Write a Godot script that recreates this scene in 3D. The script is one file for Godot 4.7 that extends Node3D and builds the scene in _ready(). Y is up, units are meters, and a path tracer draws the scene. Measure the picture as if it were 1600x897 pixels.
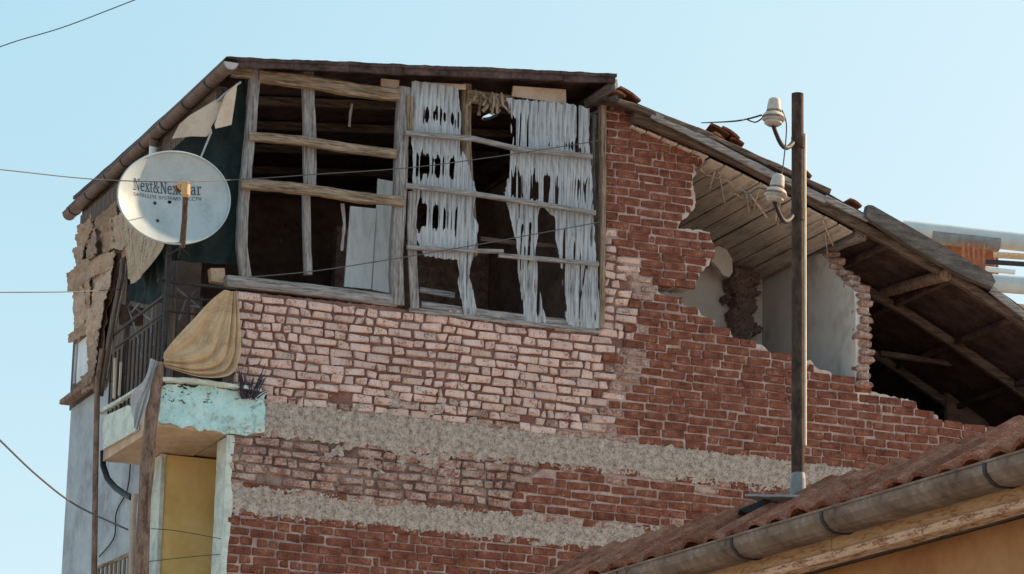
extends Node3D

var rng := RandomNumberGenerator.new()
var used := {}
var M := {}
var T := {}

# ---------------------------------------------------------------- geometry helpers
class Geo:
	var v := PackedVector3Array()
	var n := PackedVector3Array()
	var c := PackedColorArray()
	var col := Color.WHITE

	func put(a: Vector3, b: Vector3, d: Vector3, na: Vector3, nb: Vector3, nd: Vector3, ca: Color, cb: Color, cd: Color) -> void:
		var g := (b - a).cross(d - a)
		if g.length_squared() < 1e-16:
			return
		if g.dot(na + nb + nd) < 0.0:
			v.append_array([a, b, d]); n.append_array([na, nb, nd]); c.append_array([ca, cb, cd])
		else:
			v.append_array([a, d, b]); n.append_array([na, nd, nb]); c.append_array([ca, cd, cb])

	func tri(a: Vector3, b: Vector3, d: Vector3, out: Vector3) -> void:
		var g := (b - a).cross(d - a).normalized()
		if g.dot(out) < 0.0:
			g = -g
		put(a, b, d, g, g, g, col, col, col)

	func quad(a: Vector3, b: Vector3, d: Vector3, e: Vector3, out: Vector3) -> void:
		tri(a, b, d, out); tri(a, d, e, out)

	func box(lo: Vector3, hi: Vector3) -> void:
		hull((lo + hi) / 2.0, Basis.IDENTITY, hi - lo, 0.0, 0.0, null)

	# chamfered box; jit moves corners so that pieces are uneven
	func hull(at: Vector3, bs: Basis, size: Vector3, ch: float, jit: float, r) -> void:
		var h := size / 2.0
		var pts := []
		for i in 8:
			var s := Vector3(1 if i & 1 else -1, 1 if i & 2 else -1, 1 if i & 4 else -1)
			var p := Vector3(s.x * h.x, s.y * h.y, s.z * h.z)
			var j := Vector3.ZERO
			if r != null and jit > 0.0:
				j = Vector3(r.randf_range(-jit, jit), r.randf_range(-jit, jit), r.randf_range(-jit, jit))
			var k := ch
			if r != null:
				k = ch * r.randf_range(0.7, 1.5)
			# three points of the corner: on the x face, y face and z face
			pts.append([at + bs * (p + j - Vector3(0, s.y * k, s.z * k)), at + bs * (p + j - Vector3(s.x * k, 0, s.z * k)), at + bs * (p + j - Vector3(s.x * k, s.y * k, 0))])
		for ax in 3:
			for sd in 2:
				var q := []
				for i in 8:
					if ((i >> ax) & 1) == sd:
						q.append(pts[i][ax])
				var out: Vector3 = bs[ax] * (1.0 if sd else -1.0)
				quad(q[0], q[1], q[3], q[2], out)
		if ch > 0.0:
			for i in 8:
				var s2 := Vector3(1 if i & 1 else -1, 1 if i & 2 else -1, 1 if i & 4 else -1)
				tri(pts[i][0], pts[i][1], pts[i][2], bs * s2)
				for ax in 3:
					var j2: int = i | (1 << ax)
					if j2 != i:
						var o1: int = (ax + 1) % 3
						var o2: int = (ax + 2) % 3
						quad(pts[i][o1], pts[i][o2], pts[j2][o2], pts[j2][o1], bs * (s2 - s2 * Vector3(1 if ax == 0 else 0, 1 if ax == 1 else 0, 1 if ax == 2 else 0)))

	# timber along a path of points: chamfered rectangular section w x h, side axis close to "side"
	func timber(path: Array, w: float, h: float, side: Vector3, wob := 0.0, r = null, sub := 1) -> void:
		var pts := []
		for i in path.size() - 1:
			for k in sub:
				pts.append(path[i].lerp(path[i + 1], float(k) / sub))
		pts.append(path[-1])
		var rings := []
		for i in pts.size():
			var t: Vector3 = (pts[mini(i + 1, pts.size() - 1)] - pts[maxi(i - 1, 0)]).normalized()
			var x := (side - t * side.dot(t)).normalized()
			var y := t.cross(x).normalized()
			var ring := []
			var hw := w / 2.0
			var hh := h / 2.0
			var cc: float = minf(w, h) * 0.16
			if r != null:
				hw *= r.randf_range(1.0 - wob, 1.0 + wob); hh *= r.randf_range(1.0 - wob, 1.0 + wob)
			for q in [[hw, hh - cc], [hw - cc, hh], [-hw + cc, hh], [-hw, hh - cc], [-hw, -hh + cc], [-hw + cc, -hh], [hw - cc, -hh], [hw, -hh + cc]]:
				var jj := 0.0
				if r != null:
					jj = r.randf_range(-1.0, 1.0) * wob * minf(w, h) * 0.3
				ring.append(pts[i] + x * (q[0] + jj) + y * (q[1] + jj * 0.6))
			rings.append(ring)
		for i in rings.size() - 1:
			for k in 8:
				var a: Vector3 = rings[i][k]
				var b: Vector3 = rings[i][(k + 1) % 8]
				var d: Vector3 = rings[i + 1][(k + 1) % 8]
				var e: Vector3 = rings[i + 1][k]
				quad(a, b, d, e, (a + b + d + e) / 4.0 - (pts[i] + pts[i + 1]) / 2.0)
		for e2 in [0, rings.size() - 1]:
			var o: Vector3 = (pts[0] - pts[1]) if e2 == 0 else (pts[-1] - pts[-2])
			for k in range(1, 7):
				tri(rings[e2][0], rings[e2][k], rings[e2][k + 1], o)

	func tube(path: Array, r0: float, r1: float, sides := 10) -> void:
		var rr := []
		for i in path.size():
			rr.append(lerpf(r0, r1, float(i) / (path.size() - 1)))
		tube_r(path, rr, sides)

	func tube_r(path: Array, rr: Array, sides := 10) -> void:
		var px := Vector3.ZERO
		var prev := []
		var prevn := []
		for i in path.size():
			var t: Vector3 = (path[mini(i + 1, path.size() - 1)] - path[maxi(i - 1, 0)]).normalized()
			if px == Vector3.ZERO:
				px = t.cross(Vector3.UP if absf(t.y) < 0.9 else Vector3.RIGHT).normalized()
			var x := (px - t * px.dot(t)).normalized()
			px = x
			var y := t.cross(x)
			var ring := []
			var ns := []
			for k in sides:
				var a := TAU * k / sides
				var nn := x * cos(a) + y * sin(a)
				ring.append(path[i] + nn * rr[i]); ns.append(nn)
			if i > 0:
				for k in sides:
					var k2 := (k + 1) % sides
					put(prev[k], prev[k2], ring[k2], prevn[k], prevn[k2], ns[k2], col, col, col)
					put(prev[k], ring[k2], ring[k], prevn[k], ns[k2], ns[k], col, col, col)
			else:
				for k in range(1, sides - 1):
					tri(ring[0], ring[k], ring[k + 1], -t)
			if i == path.size() - 1:
				for k in range(1, sides - 1):
					tri(ring[0], ring[k], ring[k + 1], t)
			prev = ring; prevn = ns

	# profile [[radius, height], ...] turned about axis "up" at "at"
	func lathe(at: Vector3, up: Vector3, prof: Array, sides := 20) -> void:
		var pts := []
		var rr := []
		for p in prof:
			pts.append(at + up * p[1]); rr.append(p[0])
		var x := up.cross(Vector3.RIGHT if absf(up.x) < 0.9 else Vector3.UP).normalized()
		var y := up.cross(x)
		for i in pts.size() - 1:
			var sl := Vector2(prof[i + 1][1] - prof[i][1], prof[i][0] - prof[i + 1][0]).normalized()
			for k in sides:
				var a0 := TAU * k / sides
				var a1 := TAU * (k + 1) / sides
				var d0 := x * cos(a0) + y * sin(a0)
				var d1 := x * cos(a1) + y * sin(a1)
				var n0 := (d0 * sl.x + up * sl.y).normalized()
				var n1 := (d1 * sl.x + up * sl.y).normalized()
				var a: Vector3 = pts[i] + d0 * rr[i]
				var b: Vector3 = pts[i] + d1 * rr[i]
				var d: Vector3 = pts[i + 1] + d1 * rr[i + 1]
				var e: Vector3 = pts[i + 1] + d0 * rr[i + 1]
				put(a, b, d, n0, n1, n1, col, col, col)
				put(a, d, e, n0, n1, n0, col, col, col)

	# flat outline with thickness; to3 maps the outline's plane into space, out points away from the face
	func plate(poly: PackedVector2Array, to3: Callable, back: Vector3) -> void:
		var ids := Geometry2D.triangulate_polygon(poly)
		var mid := Vector2.ZERO
		for p in poly:
			mid += p / poly.size()
		for i in range(0, ids.size(), 3):
			var a: Vector3 = to3.call(poly[ids[i]])
			var b: Vector3 = to3.call(poly[ids[i + 1]])
			var d: Vector3 = to3.call(poly[ids[i + 2]])
			tri(a, b, d, -back); tri(a + back, b + back, d + back, back)
		for i in poly.size():
			var a: Vector3 = to3.call(poly[i])
			var b: Vector3 = to3.call(poly[(i + 1) % poly.size()])
			var o := (poly[(i + 1) % poly.size()] - poly[i]).orthogonal()
			if Geometry2D.is_point_in_polygon((poly[i] + poly[(i + 1) % poly.size()]) / 2.0 + o.normalized() * 0.002, poly):
				o = -o
			var mm: Vector2 = (poly[i] + poly[(i + 1) % poly.size()]) / 2.0
			quad(a, b, b + back, a + back, to3.call(mm + o.normalized() * 0.01) - to3.call(mm))

	# uneven sheet with ragged outline: kept where field(u, v) > 0
	func sheet(field: Callable, pos: Callable, r: Rect2, nu: int, nv: int, back: Vector3, colf = null) -> void:
		var F := PackedFloat32Array()
		var P := PackedVector3Array()
		var N := PackedVector3Array()
		var K := PackedColorArray()
		var w := nu + 1
		F.resize(w * (nv + 1)); P.resize(F.size()); N.resize(F.size()); K.resize(F.size())
		for j in nv + 1:
			for i in w:
				var u: float = r.position.x + r.size.x * i / nu
				var q: float = r.position.y + r.size.y * j / nv
				var id := j * w + i
				F[id] = field.call(u, q)
				P[id] = pos.call(u, q)
				K[id] = colf.call(u, q) if colf != null else col
		for j in nv + 1:
			for i in w:
				var dx := P[j * w + mini(i + 1, nu)] - P[j * w + maxi(i - 1, 0)]
				var dy := P[mini(j + 1, nv) * w + i] - P[maxi(j - 1, 0) * w + i]
				var nn := dx.cross(dy).normalized()
				if nn.dot(back) > 0.0:
					nn = -nn
				N[j * w + i] = nn
		for j in nv:
			for i in nu:
				var ids := [j * w + i, j * w + i + 1, (j + 1) * w + i + 1, (j + 1) * w + i]
				var cnt := 0
				for id in ids:
					if F[id] > 0.0:
						cnt += 1
				if cnt == 0:
					continue
				var pp := []
				var nn2 := []
				var cc := []
				var cut := []
				for k in 4:
					var a: int = ids[k]
					var b: int = ids[(k + 1) % 4]
					if F[a] > 0.0:
						pp.append(P[a]); nn2.append(N[a]); cc.append(K[a]); cut.append(false)
					if (F[a] > 0.0) != (F[b] > 0.0):
						var t: float = F[a] / (F[a] - F[b])
						pp.append(P[a].lerp(P[b], t)); nn2.append(N[a].lerp(N[b], t)); cc.append(K[a].lerp(K[b], t)); cut.append(true)
				var m := Vector3.ZERO
				for p in pp:
					m += p / pp.size()
				for k in range(1, pp.size() - 1):
					put(pp[0], pp[k], pp[k + 1], nn2[0], nn2[k], nn2[k + 1], cc[0], cc[k], cc[k + 1])
					put(pp[0] + back, pp[k] + back, pp[k + 1] + back, -nn2[0], -nn2[k], -nn2[k + 1], cc[0], cc[k], cc[k + 1])
				for k in pp.size():
					var k2: int = (k + 1) % pp.size()
					var edge: bool = cut[k] and cut[k2]
					if not edge and ((i == 0 and k == pp.size() - 1) or (i == nu - 1) or j == 0 or j == nv - 1):
						var mid: Vector3 = (pp[k] + pp[k2]) / 2.0
						for e in [[0, 1, j == 0], [1, 2, i == nu - 1], [2, 3, j == nv - 1], [3, 0, i == 0]]:
							if e[2]:
								var A := P[ids[e[0]]]
								var B := P[ids[e[1]]]
								if Geometry3D.get_closest_point_to_segment(mid, A, B).distance_to(mid) < 1e-5:
									edge = true
					if edge:
						var o: Vector3 = (pp[k] + pp[k2]) / 2.0 - m
						o -= back * o.dot(back) / back.length_squared()
						var save := col
						col = cc[k]
						quad(pp[k], pp[k2], pp[k2] + back, pp[k] + back, o)
						col = save

	func mesh() -> ArrayMesh:
		var am := ArrayMesh.new()
		add_to(am, null)
		return am

	func add_to(am: ArrayMesh, mt) -> void:
		if v.size() == 0:
			return
		var a := []
		a.resize(Mesh.ARRAY_MAX)
		a[Mesh.ARRAY_VERTEX] = v; a[Mesh.ARRAY_NORMAL] = n; a[Mesh.ARRAY_COLOR] = c
		am.add_surface_from_arrays(Mesh.PRIMITIVE_TRIANGLES, a)
		if mt != null:
			am.surface_set_material(am.get_surface_count() - 1, mt)

func numbered(called: String) -> String:
	if not used.has(called):
		used[called] = 0
		return called
	used[called] += 1
	return "%s_%03d" % [called, used[called]]

func tag(o: Node, label: String, category: String, group := "") -> void:
	o.set_meta("label", label); o.set_meta("category", category)
	if group != "":
		o.set_meta("group", group)

func thing(called: String, label: String, category: String, base := Vector3.ZERO, group := "") -> Node3D:
	var o := Node3D.new()
	o.name = numbered(called)
	add_child(o)
	o.position = base
	tag(o, label, category, group)
	return o

func off(p: Node) -> Vector3:
	return Vector3.ZERO if p == self else p.position + off(p.get_parent())

# adds a mesh drawn in world metres as a part under parent
func part(called: String, g, m: Material, parent: Node) -> MeshInstance3D:
	var o := MeshInstance3D.new()
	o.mesh = g.mesh() if g is Geo else g
	if m != null:
		o.material_override = m
	o.name = called
	parent.add_child(o, true)
	o.position = -off(parent)
	return o

func solo(called: String, g: Geo, m: Material, label: String, category: String, group := "") -> MeshInstance3D:
	var o := MeshInstance3D.new()
	o.mesh = g.mesh()
	o.material_override = m
	o.name = numbered(called)
	add_child(o)
	tag(o, label, category, group)
	return o

# ---------------------------------------------------------------- materials
func noise(seed_: int, freq: float, oct := 4, kind := FastNoiseLite.TYPE_SIMPLEX_SMOOTH) -> FastNoiseLite:
	var f := FastNoiseLite.new()
	f.seed = seed_; f.frequency = freq; f.noise_type = kind
	f.fractal_type = FastNoiseLite.FRACTAL_FBM if oct > 1 else FastNoiseLite.FRACTAL_NONE
	f.fractal_octaves = oct
	return f

func grey(seed_: int, freq: float, oct := 4, size := 256, kind := FastNoiseLite.TYPE_SIMPLEX_SMOOTH) -> PackedByteArray:
	var im := noise(seed_, freq, oct, kind).get_seamless_image(size, size)
	im.convert(Image.FORMAT_L8)
	return im.get_data()

# colour texture: ramp of linear colours over a coarse and a fine pattern
func ramp_tex(ramp: Array, seed_: int, f1: float, f2: float, share: float, size := 256) -> ImageTexture:
	var a := grey(seed_, f1, 4, size)
	var b := grey(seed_ + 7, f2, 3, size)
	var lut := PackedByteArray()
	for i in 256:
		var t := i / 255.0
		var k := 0
		while k < ramp.size() - 2 and t > ramp[k + 1][0]:
			k += 1
		var s := clampf((t - ramp[k][0]) / (ramp[k + 1][0] - ramp[k][0]), 0, 1)
		var cl: Color = ramp[k][1].lerp(ramp[k + 1][1], s).linear_to_srgb()
		lut.append_array([int(clampf(cl.r, 0, 1) * 255), int(clampf(cl.g, 0, 1) * 255), int(clampf(cl.b, 0, 1) * 255)])
	var o := PackedByteArray()
	o.resize(size * size * 3)
	for i in size * size:
		var q := int(a[i] * (1.0 - share) + b[i] * share) * 3
		o[i * 3] = lut[q]; o[i * 3 + 1] = lut[q + 1]; o[i * 3 + 2] = lut[q + 2]
	return ImageTexture.create_from_image(Image.create_from_data(size, size, false, Image.FORMAT_RGB8, o))

func bump_tex(seed_: int, freq: float, oct := 4, kind := FastNoiseLite.TYPE_SIMPLEX_SMOOTH) -> ImageTexture:
	var im := noise(seed_, freq, oct, kind).get_seamless_image(256, 256)
	return ImageTexture.create_from_image(im)

func mat(tex, scale: Vector3, rough := 0.9, bump = null, bump_cm := 0.0, vc := false, world := true) -> StandardMaterial3D:
	var m := StandardMaterial3D.new()
	if tex is Color:
		m.albedo_color = tex.linear_to_srgb()
	else:
		m.albedo_texture = tex
	m.roughness = rough
	m.metallic_specular = 0.3
	m.uv1_triplanar = true
	m.uv1_world_triplanar = world
	m.uv1_scale = scale
	m.vertex_color_use_as_albedo = vc
	if bump != null:
		m.heightmap_enabled = true
		m.heightmap_texture = bump
		m.heightmap_scale = bump_cm
	m.cull_mode = BaseMaterial3D.CULL_DISABLED
	return m

func C(r: float, g: float, b: float) -> Color:
	return Color(r, g, b)

func make_materials() -> void:
	T.rough = bump_tex(3, 0.03, 5)
	T.grit = bump_tex(5, 0.07, 3)
	T.cell = bump_tex(9, 0.05, 2, FastNoiseLite.TYPE_CELLULAR)
	T.grain = bump_tex(12, 0.02, 5)
	var one := Vector3.ONE
	M.red = mat(ramp_tex([[0.15, C(.075, .024, .017)], [0.40, C(.16, .056, .038)], [0.62, C(.22, .083, .056)], [0.85, C(.35, .17, .12)]], 21, 0.012, 0.06, 0.45), one * 2.3, 0.92, T.grit, 0.5, true)
	M.pink = mat(ramp_tex([[0.18, C(.22, .11, .09)], [0.33, C(.42, .27, .24)], [0.43, C(.60, .425, .385)], [0.85, C(.70, .54, .50)]], 31, 0.014, 0.07, 0.5), one * 2.0, 0.88, T.grit, 0.6, true)
	M.dusty = mat(ramp_tex([[0.2, C(.14, .06, .05)], [0.40, C(.26, .135, .112)], [0.56, C(.40, .28, .245)], [0.85, C(.52, .42, .38)]], 41, 0.014, 0.07, 0.5), one * 2.0, 0.92, T.grit, 0.7, true)
	M.mortar = mat(ramp_tex([[0.2, C(.6, .58, .57)], [0.8, C(1, 1, 1)]], 51, 0.02, 0.09, 0.5), one * 2.5, 0.95, T.grit, 0.8, true)
	M.concrete = mat(ramp_tex([[0.25, C(.21, .17, .15)], [0.42, C(.38, .32, .29)], [0.6, C(.49, .42, .385)], [0.8, C(.66, .60, .56)]], 61, 0.02, 0.11, 0.6), one * 2.2, 0.95, T.cell, 1.6, true)
	M.teal = mat(ramp_tex([[0.2, C(.32, .38, .38)], [0.36, C(.42, .64, .66)], [0.6, C(.48, .72, .74)], [0.85, C(.66, .78, .78)]], 71, 0.012, 0.06, 0.35), one * 1.5, 0.85, T.rough, 0.7)
	M.palewash = mat(ramp_tex([[0.2, C(.42, .46, .44)], [0.6, C(.58, .64, .60)], [0.85, C(.66, .68, .65)]], 72, 0.012, 0.06, 0.35), one * 1.5, 0.85, T.rough, 0.6)
	M.blue = mat(ramp_tex([[0.2, C(.26, .27, .31)], [0.45, C(.33, .37, .42)], [0.6, C(.36, .41, .46)], [0.85, C(.42, .46, .50)]], 81, 0.008, 0.05, 0.3), one * 0.7, 0.9, T.rough, 0.6)
	M.yellow = mat(ramp_tex([[0.2, C(.70, .49, .19)], [0.5, C(.78, .57, .24)], [0.85, C(.80, .61, .30)]], 91, 0.01, 0.05, 0.3), one * 0.8, 0.85, T.rough, 0.3)
	M.soffit = mat(ramp_tex([[0.2, C(.42, .30, .22)], [0.8, C(.56, .42, .32)]], 92, 0.012, 0.05, 0.4), one * 1.5, 0.9, T.rough, 0.4)
	M.plaster = mat(ramp_tex([[0.2, C(.45, .40, .365)], [0.45, C(.64, .59, .56)], [0.85, C(.72, .68, .65)]], 101, 0.007, 0.04, 0.3), one * 0.6, 0.9, T.rough, 0.4)
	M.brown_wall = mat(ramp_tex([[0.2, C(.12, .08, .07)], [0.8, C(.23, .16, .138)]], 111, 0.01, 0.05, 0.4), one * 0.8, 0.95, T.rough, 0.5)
	var grey_wood := ramp_tex([[0.2, C(.07, .06, .06)], [0.42, C(.21, .195, .20)], [0.6, C(.30, .285, .29)], [0.85, C(.44, .41, .39)]], 121, 0.012, 0.05, 0.45)
	var tan_wood := ramp_tex([[0.2, C(.07, .045, .03)], [0.42, C(.20, .145, .105)], [0.6, C(.29, .225, .17)], [0.85, C(.42, .34, .26)]], 131, 0.012, 0.05, 0.45)
	var dark_wood := ramp_tex([[0.2, C(.045, .032, .028)], [0.5, C(.11, .08, .068)], [0.85, C(.19, .15, .13)]], 141, 0.012, 0.05, 0.45)
	M.grey_y = mat(grey_wood, Vector3(13, 0.8, 13), 0.9, T.grain, 0.5)
	M.grey_x = mat(grey_wood, Vector3(0.8, 13, 13), 0.9, T.grain, 0.5)
	M.grey_z = mat(grey_wood, Vector3(13, 13, 0.8), 0.9, T.grain, 0.5)
	M.tan_y = mat(tan_wood, Vector3(13, 0.8, 13), 0.9, T.grain, 0.5)
	M.tan_x = mat(tan_wood, Vector3(0.8, 13, 13), 0.9, T.grain, 0.5)
	M.tan_z = mat(tan_wood, Vector3(13, 13, 0.8), 0.9, T.grain, 0.5)
	M.dark_x = mat(dark_wood, Vector3(0.7, 7, 7), 0.85, T.grain, 0.5)
	M.dark_z = mat(dark_wood, Vector3(7, 7, 0.7), 0.85, T.grain, 0.5)
	M.dark_y = mat(dark_wood, Vector3(7, 0.7, 7), 0.85, T.grain, 0.5)
	M.plank = mat(ramp_tex([[0.2, C(.19, .165, .145)], [0.45, C(.47, .42, .385)], [0.85, C(.60, .55, .51)]], 151, 0.012, 0.05, 0.45), Vector3(7, 7, 0.7), 0.9, T.grain, 0.4)
	M.rag = mat(ramp_tex([[0.2, C(.10, .10, .11)], [0.40, C(.29, .305, .335)], [0.52, C(.43, .455, .50)], [0.85, C(.53, .56, .61)]], 161, 0.014, 0.06, 0.4), Vector3(13, 0.5, 8), 0.8, T.grain, 0.7)
	M.rag.backlight = Color(0.12, 0.12, 0.13)
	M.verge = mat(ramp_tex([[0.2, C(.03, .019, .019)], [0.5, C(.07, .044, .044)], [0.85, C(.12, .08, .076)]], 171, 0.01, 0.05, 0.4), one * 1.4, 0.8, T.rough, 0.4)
	M.gutter = mat(ramp_tex([[0.2, C(.065, .042, .04)], [0.5, C(.115, .08, .074)], [0.85, C(.16, .12, .11)]], 181, 0.01, 0.05, 0.35), one * 1.2, 0.55, T.rough, 0.15)
	M.gutter2 = mat(ramp_tex([[0.25, C(.095, .06, .046)], [0.42, C(.17, .115, .09)], [0.6, C(.20, .14, .112)], [0.8, C(.28, .21, .175)]], 191, 0.012, 0.06, 0.4), one * 1.0, 0.7, T.rough, 0.1)
	M.cap = mat(C(.42, .40, .40), one, 0.6)
	M.tile = mat(ramp_tex([[0.2, C(.085, .034, .024)], [0.42, C(.20, .078, .052)], [0.62, C(.29, .125, .085)], [0.85, C(.40, .24, .18)]], 201, 0.014, 0.07, 0.5), one * 3.0, 1.0, T.grit, 0.6, true)
	M.tile.metallic_specular = 0.1
	M.ochre = mat(ramp_tex([[0.2, C(.33, .15, .065)], [0.5, C(.40, .195, .085)], [0.85, C(.44, .23, .11)]], 211, 0.008, 0.05, 0.35), one * 0.9, 0.9, T.rough, 0.3)
	M.fascia = mat(ramp_tex([[0.2, C(.28, .15, .08)], [0.42, C(.55, .35, .20)], [0.7, C(.65, .44, .27)], [0.85, C(.70, .53, .38)]], 221, 0.012, 0.06, 0.45), Vector3(5, 5, 0.9), 0.85, T.grain, 0.3)
	M.peel = mat(ramp_tex([[0.22, C(.18, .08, .045)], [0.38, C(.40, .21, .13)], [0.48, C(.60, .39, .27)], [0.85, C(.68, .50, .38)]], 231, 0.016, 0.07, 0.45), Vector3(5, 5, 1.4), 0.85, T.grain, 0.5)
	M.iron = mat(ramp_tex([[0.2, C(.02, .018, .02)], [0.85, C(.06, .05, .055)]], 241, 0.02, 0.08, 0.5), one * 3, 0.6, T.grit, 0.1)
	M.pole = mat(ramp_tex([[0.2, C(.028, .018, .015)], [0.5, C(.06, .040, .034)], [0.85, C(.11, .075, .06)]], 251, 0.015, 0.07, 0.45), Vector3(3, 1.2, 3), 0.65, T.grit, 0.1)
	M.pole.metallic_specular = 0.15
	M.rust = mat(ramp_tex([[0.2, C(.085, .05, .035)], [0.5, C(.19, .125, .10)], [0.85, C(.30, .21, .17)]], 261, 0.015, 0.07, 0.45), Vector3(4, 1.0, 4), 0.8, T.grit, 0.2)
	M.palepipe = mat(ramp_tex([[0.2, C(.30, .24, .20)], [0.85, C(.48, .41, .36)]], 262, 0.015, 0.07, 0.45), Vector3(4, 1.0, 4), 0.6)
	M.dish = mat(ramp_tex([[0.2, C(.31, .365, .40)], [0.5, C(.385, .445, .485)], [0.85, C(.43, .49, .53)]], 271, 0.01, 0.06, 0.35), one * 1.5, 0.38)
	M.print = mat(C(.035, .055, .10), one, 0.6)
	M.lnb = mat(ramp_tex([[0.2, C(.45, .27, .12)], [0.8, C(.62, .42, .22)]], 281, 0.02, 0.08, 0.4), one * 3, 0.5)
	M.cloth_y = mat(ramp_tex([[0.2, C(.34, .235, .15)], [0.45, C(.49, .35, .225)], [0.85, C(.56, .42, .29)]], 291, 0.01, 0.09, 0.35), one * 2, 0.95, T.grit, 0.2)
	M.cloth_y.backlight = Color(0.15, 0.1, 0.06)
	M.cloth_t = mat(ramp_tex([[0.2, C(.27, .20, .15)], [0.5, C(.38, .29, .22)], [0.85, C(.45, .36, .28)]], 301, 0.01, 0.09, 0.35), one * 2, 0.95, T.grit, 0.2)
	M.panel = mat(ramp_tex([[0.2, C(.44, .34, .27)], [0.5, C(.56, .45, .37)], [0.85, C(.62, .52, .44)]], 311, 0.008, 0.06, 0.3), one * 1.2, 0.85)
	M.tarp = mat(ramp_tex([[0.2, C(.010, .018, .020)], [0.5, C(.016, .028, .030)], [0.85, C(.024, .04, .042)]], 321, 0.01, 0.06, 0.4), one * 1.5, 0.8, T.rough, 0.4)
	M.scrap = mat(ramp_tex([[0.2, C(.26, .18, .145)], [0.5, C(.43, .32, .265)], [0.85, C(.52, .42, .36)]], 331, 0.012, 0.06, 0.4), one * 1.8, 0.9, T.grit, 0.3, true)
	M.white = mat(ramp_tex([[0.2, C(.50, .54, .58)], [0.5, C(.62, .66, .70)], [0.85, C(.68, .71, .74)]], 341, 0.01, 0.05, 0.35), Vector3(5, 0.8, 5), 0.75, T.grain, 0.15)
	M.porcelain = mat(ramp_tex([[0.2, C(.33, .28, .25)], [0.85, C(.58, .53, .49)]], 351, 0.012, 0.06, 0.35), one * 4, 0.3)
	M.cable = mat(C(.03, .032, .036), one, 0.7)
	M.palecable = mat(C(.09, .098, .105), one, 0.7)
	M.hose = mat(C(.018, .017, .02), one, 0.5)
	M.lead = mat(ramp_tex([[0.2, C(.14, .15, .165)], [0.85, C(.27, .28, .30)]], 361, 0.012, 0.06, 0.35), one * 2, 0.5)
	M.bag = mat(ramp_tex([[0.2, C(.28, .29, .31)], [0.85, C(.46, .47, .50)]], 371, 0.02, 0.07, 0.4), one * 4, 0.5)
	M.purple = mat(ramp_tex([[0.2, C(.035, .025, .045)], [0.85, C(.10, .075, .11)]], 381, 0.02, 0.07, 0.4), one * 5, 0.9)
	M.tank = mat(ramp_tex([[0.2, C(.38, .42, .44)], [0.85, C(.52, .56, .58)]], 391, 0.008, 0.06, 0.3), one * 0.8, 0.4)
	M.copper = mat(ramp_tex([[0.2, C(.24, .085, .05)], [0.85, C(.46, .21, .13)]], 401, 0.012, 0.06, 0.35), one * 1.5, 0.7)
	M.stucco = mat(ramp_tex([[0.2, C(.42, .30, .20)], [0.85, C(.55, .42, .30)]], 411, 0.012, 0.06, 0.35), one * 0.6, 0.9)
	M.ground = mat(ramp_tex([[0.2, C(.32, .275, .235)], [0.85, C(.47, .41, .355)]], 421, 0.012, 0.06, 0.4), one * 0.3, 0.95, T.rough, 1.0)
	M.bright_edge_tube = mat(ramp_tex([[0.2, C(.50, .42, .33)], [0.85, C(.72, .65, .55)]], 451, 0.012, 0.06, 0.4), Vector3(4, 1.0, 4), 0.5)
	M.strip = mat(ramp_tex([[0.2, C(.055, .048, .045)], [0.5, C(.105, .092, .088)], [0.85, C(.17, .15, .145)]], 431, 0.012, 0.06, 0.4), Vector3(1.0, 4, 4), 0.7, T.rough, 0.2)
	M.clay = mat(ramp_tex([[0.2, C(.13, .08, .065)], [0.5, C(.24, .165, .14)], [0.85, C(.36, .28, .25)]], 441, 0.014, 0.07, 0.5), one * 2.5, 0.95, T.rough, 1.0)
	M.black = mat(C(.012, .011, .012), one, 0.9)

# ---------------------------------------------------------------- scene
func _ready() -> void:
	rng.seed = 20240
	set_stage()
	make_materials()
	ground()
	var house := thing("ruined_house", "half ruined brick house with a collapsed gable wall, open rooms and patched timber window", "house", Vector3(0, 0, 0))
	build_front_wall(house)
	build_shell(house)
	build_roofs(house)
	build_window(house)
	build_balcony(house)
	build_side(house)
	build_sheets()
	build_dish()
	build_cloths()
	build_neighbour()
	build_pole()
	build_back()
	build_small()
	build_cables()

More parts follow.
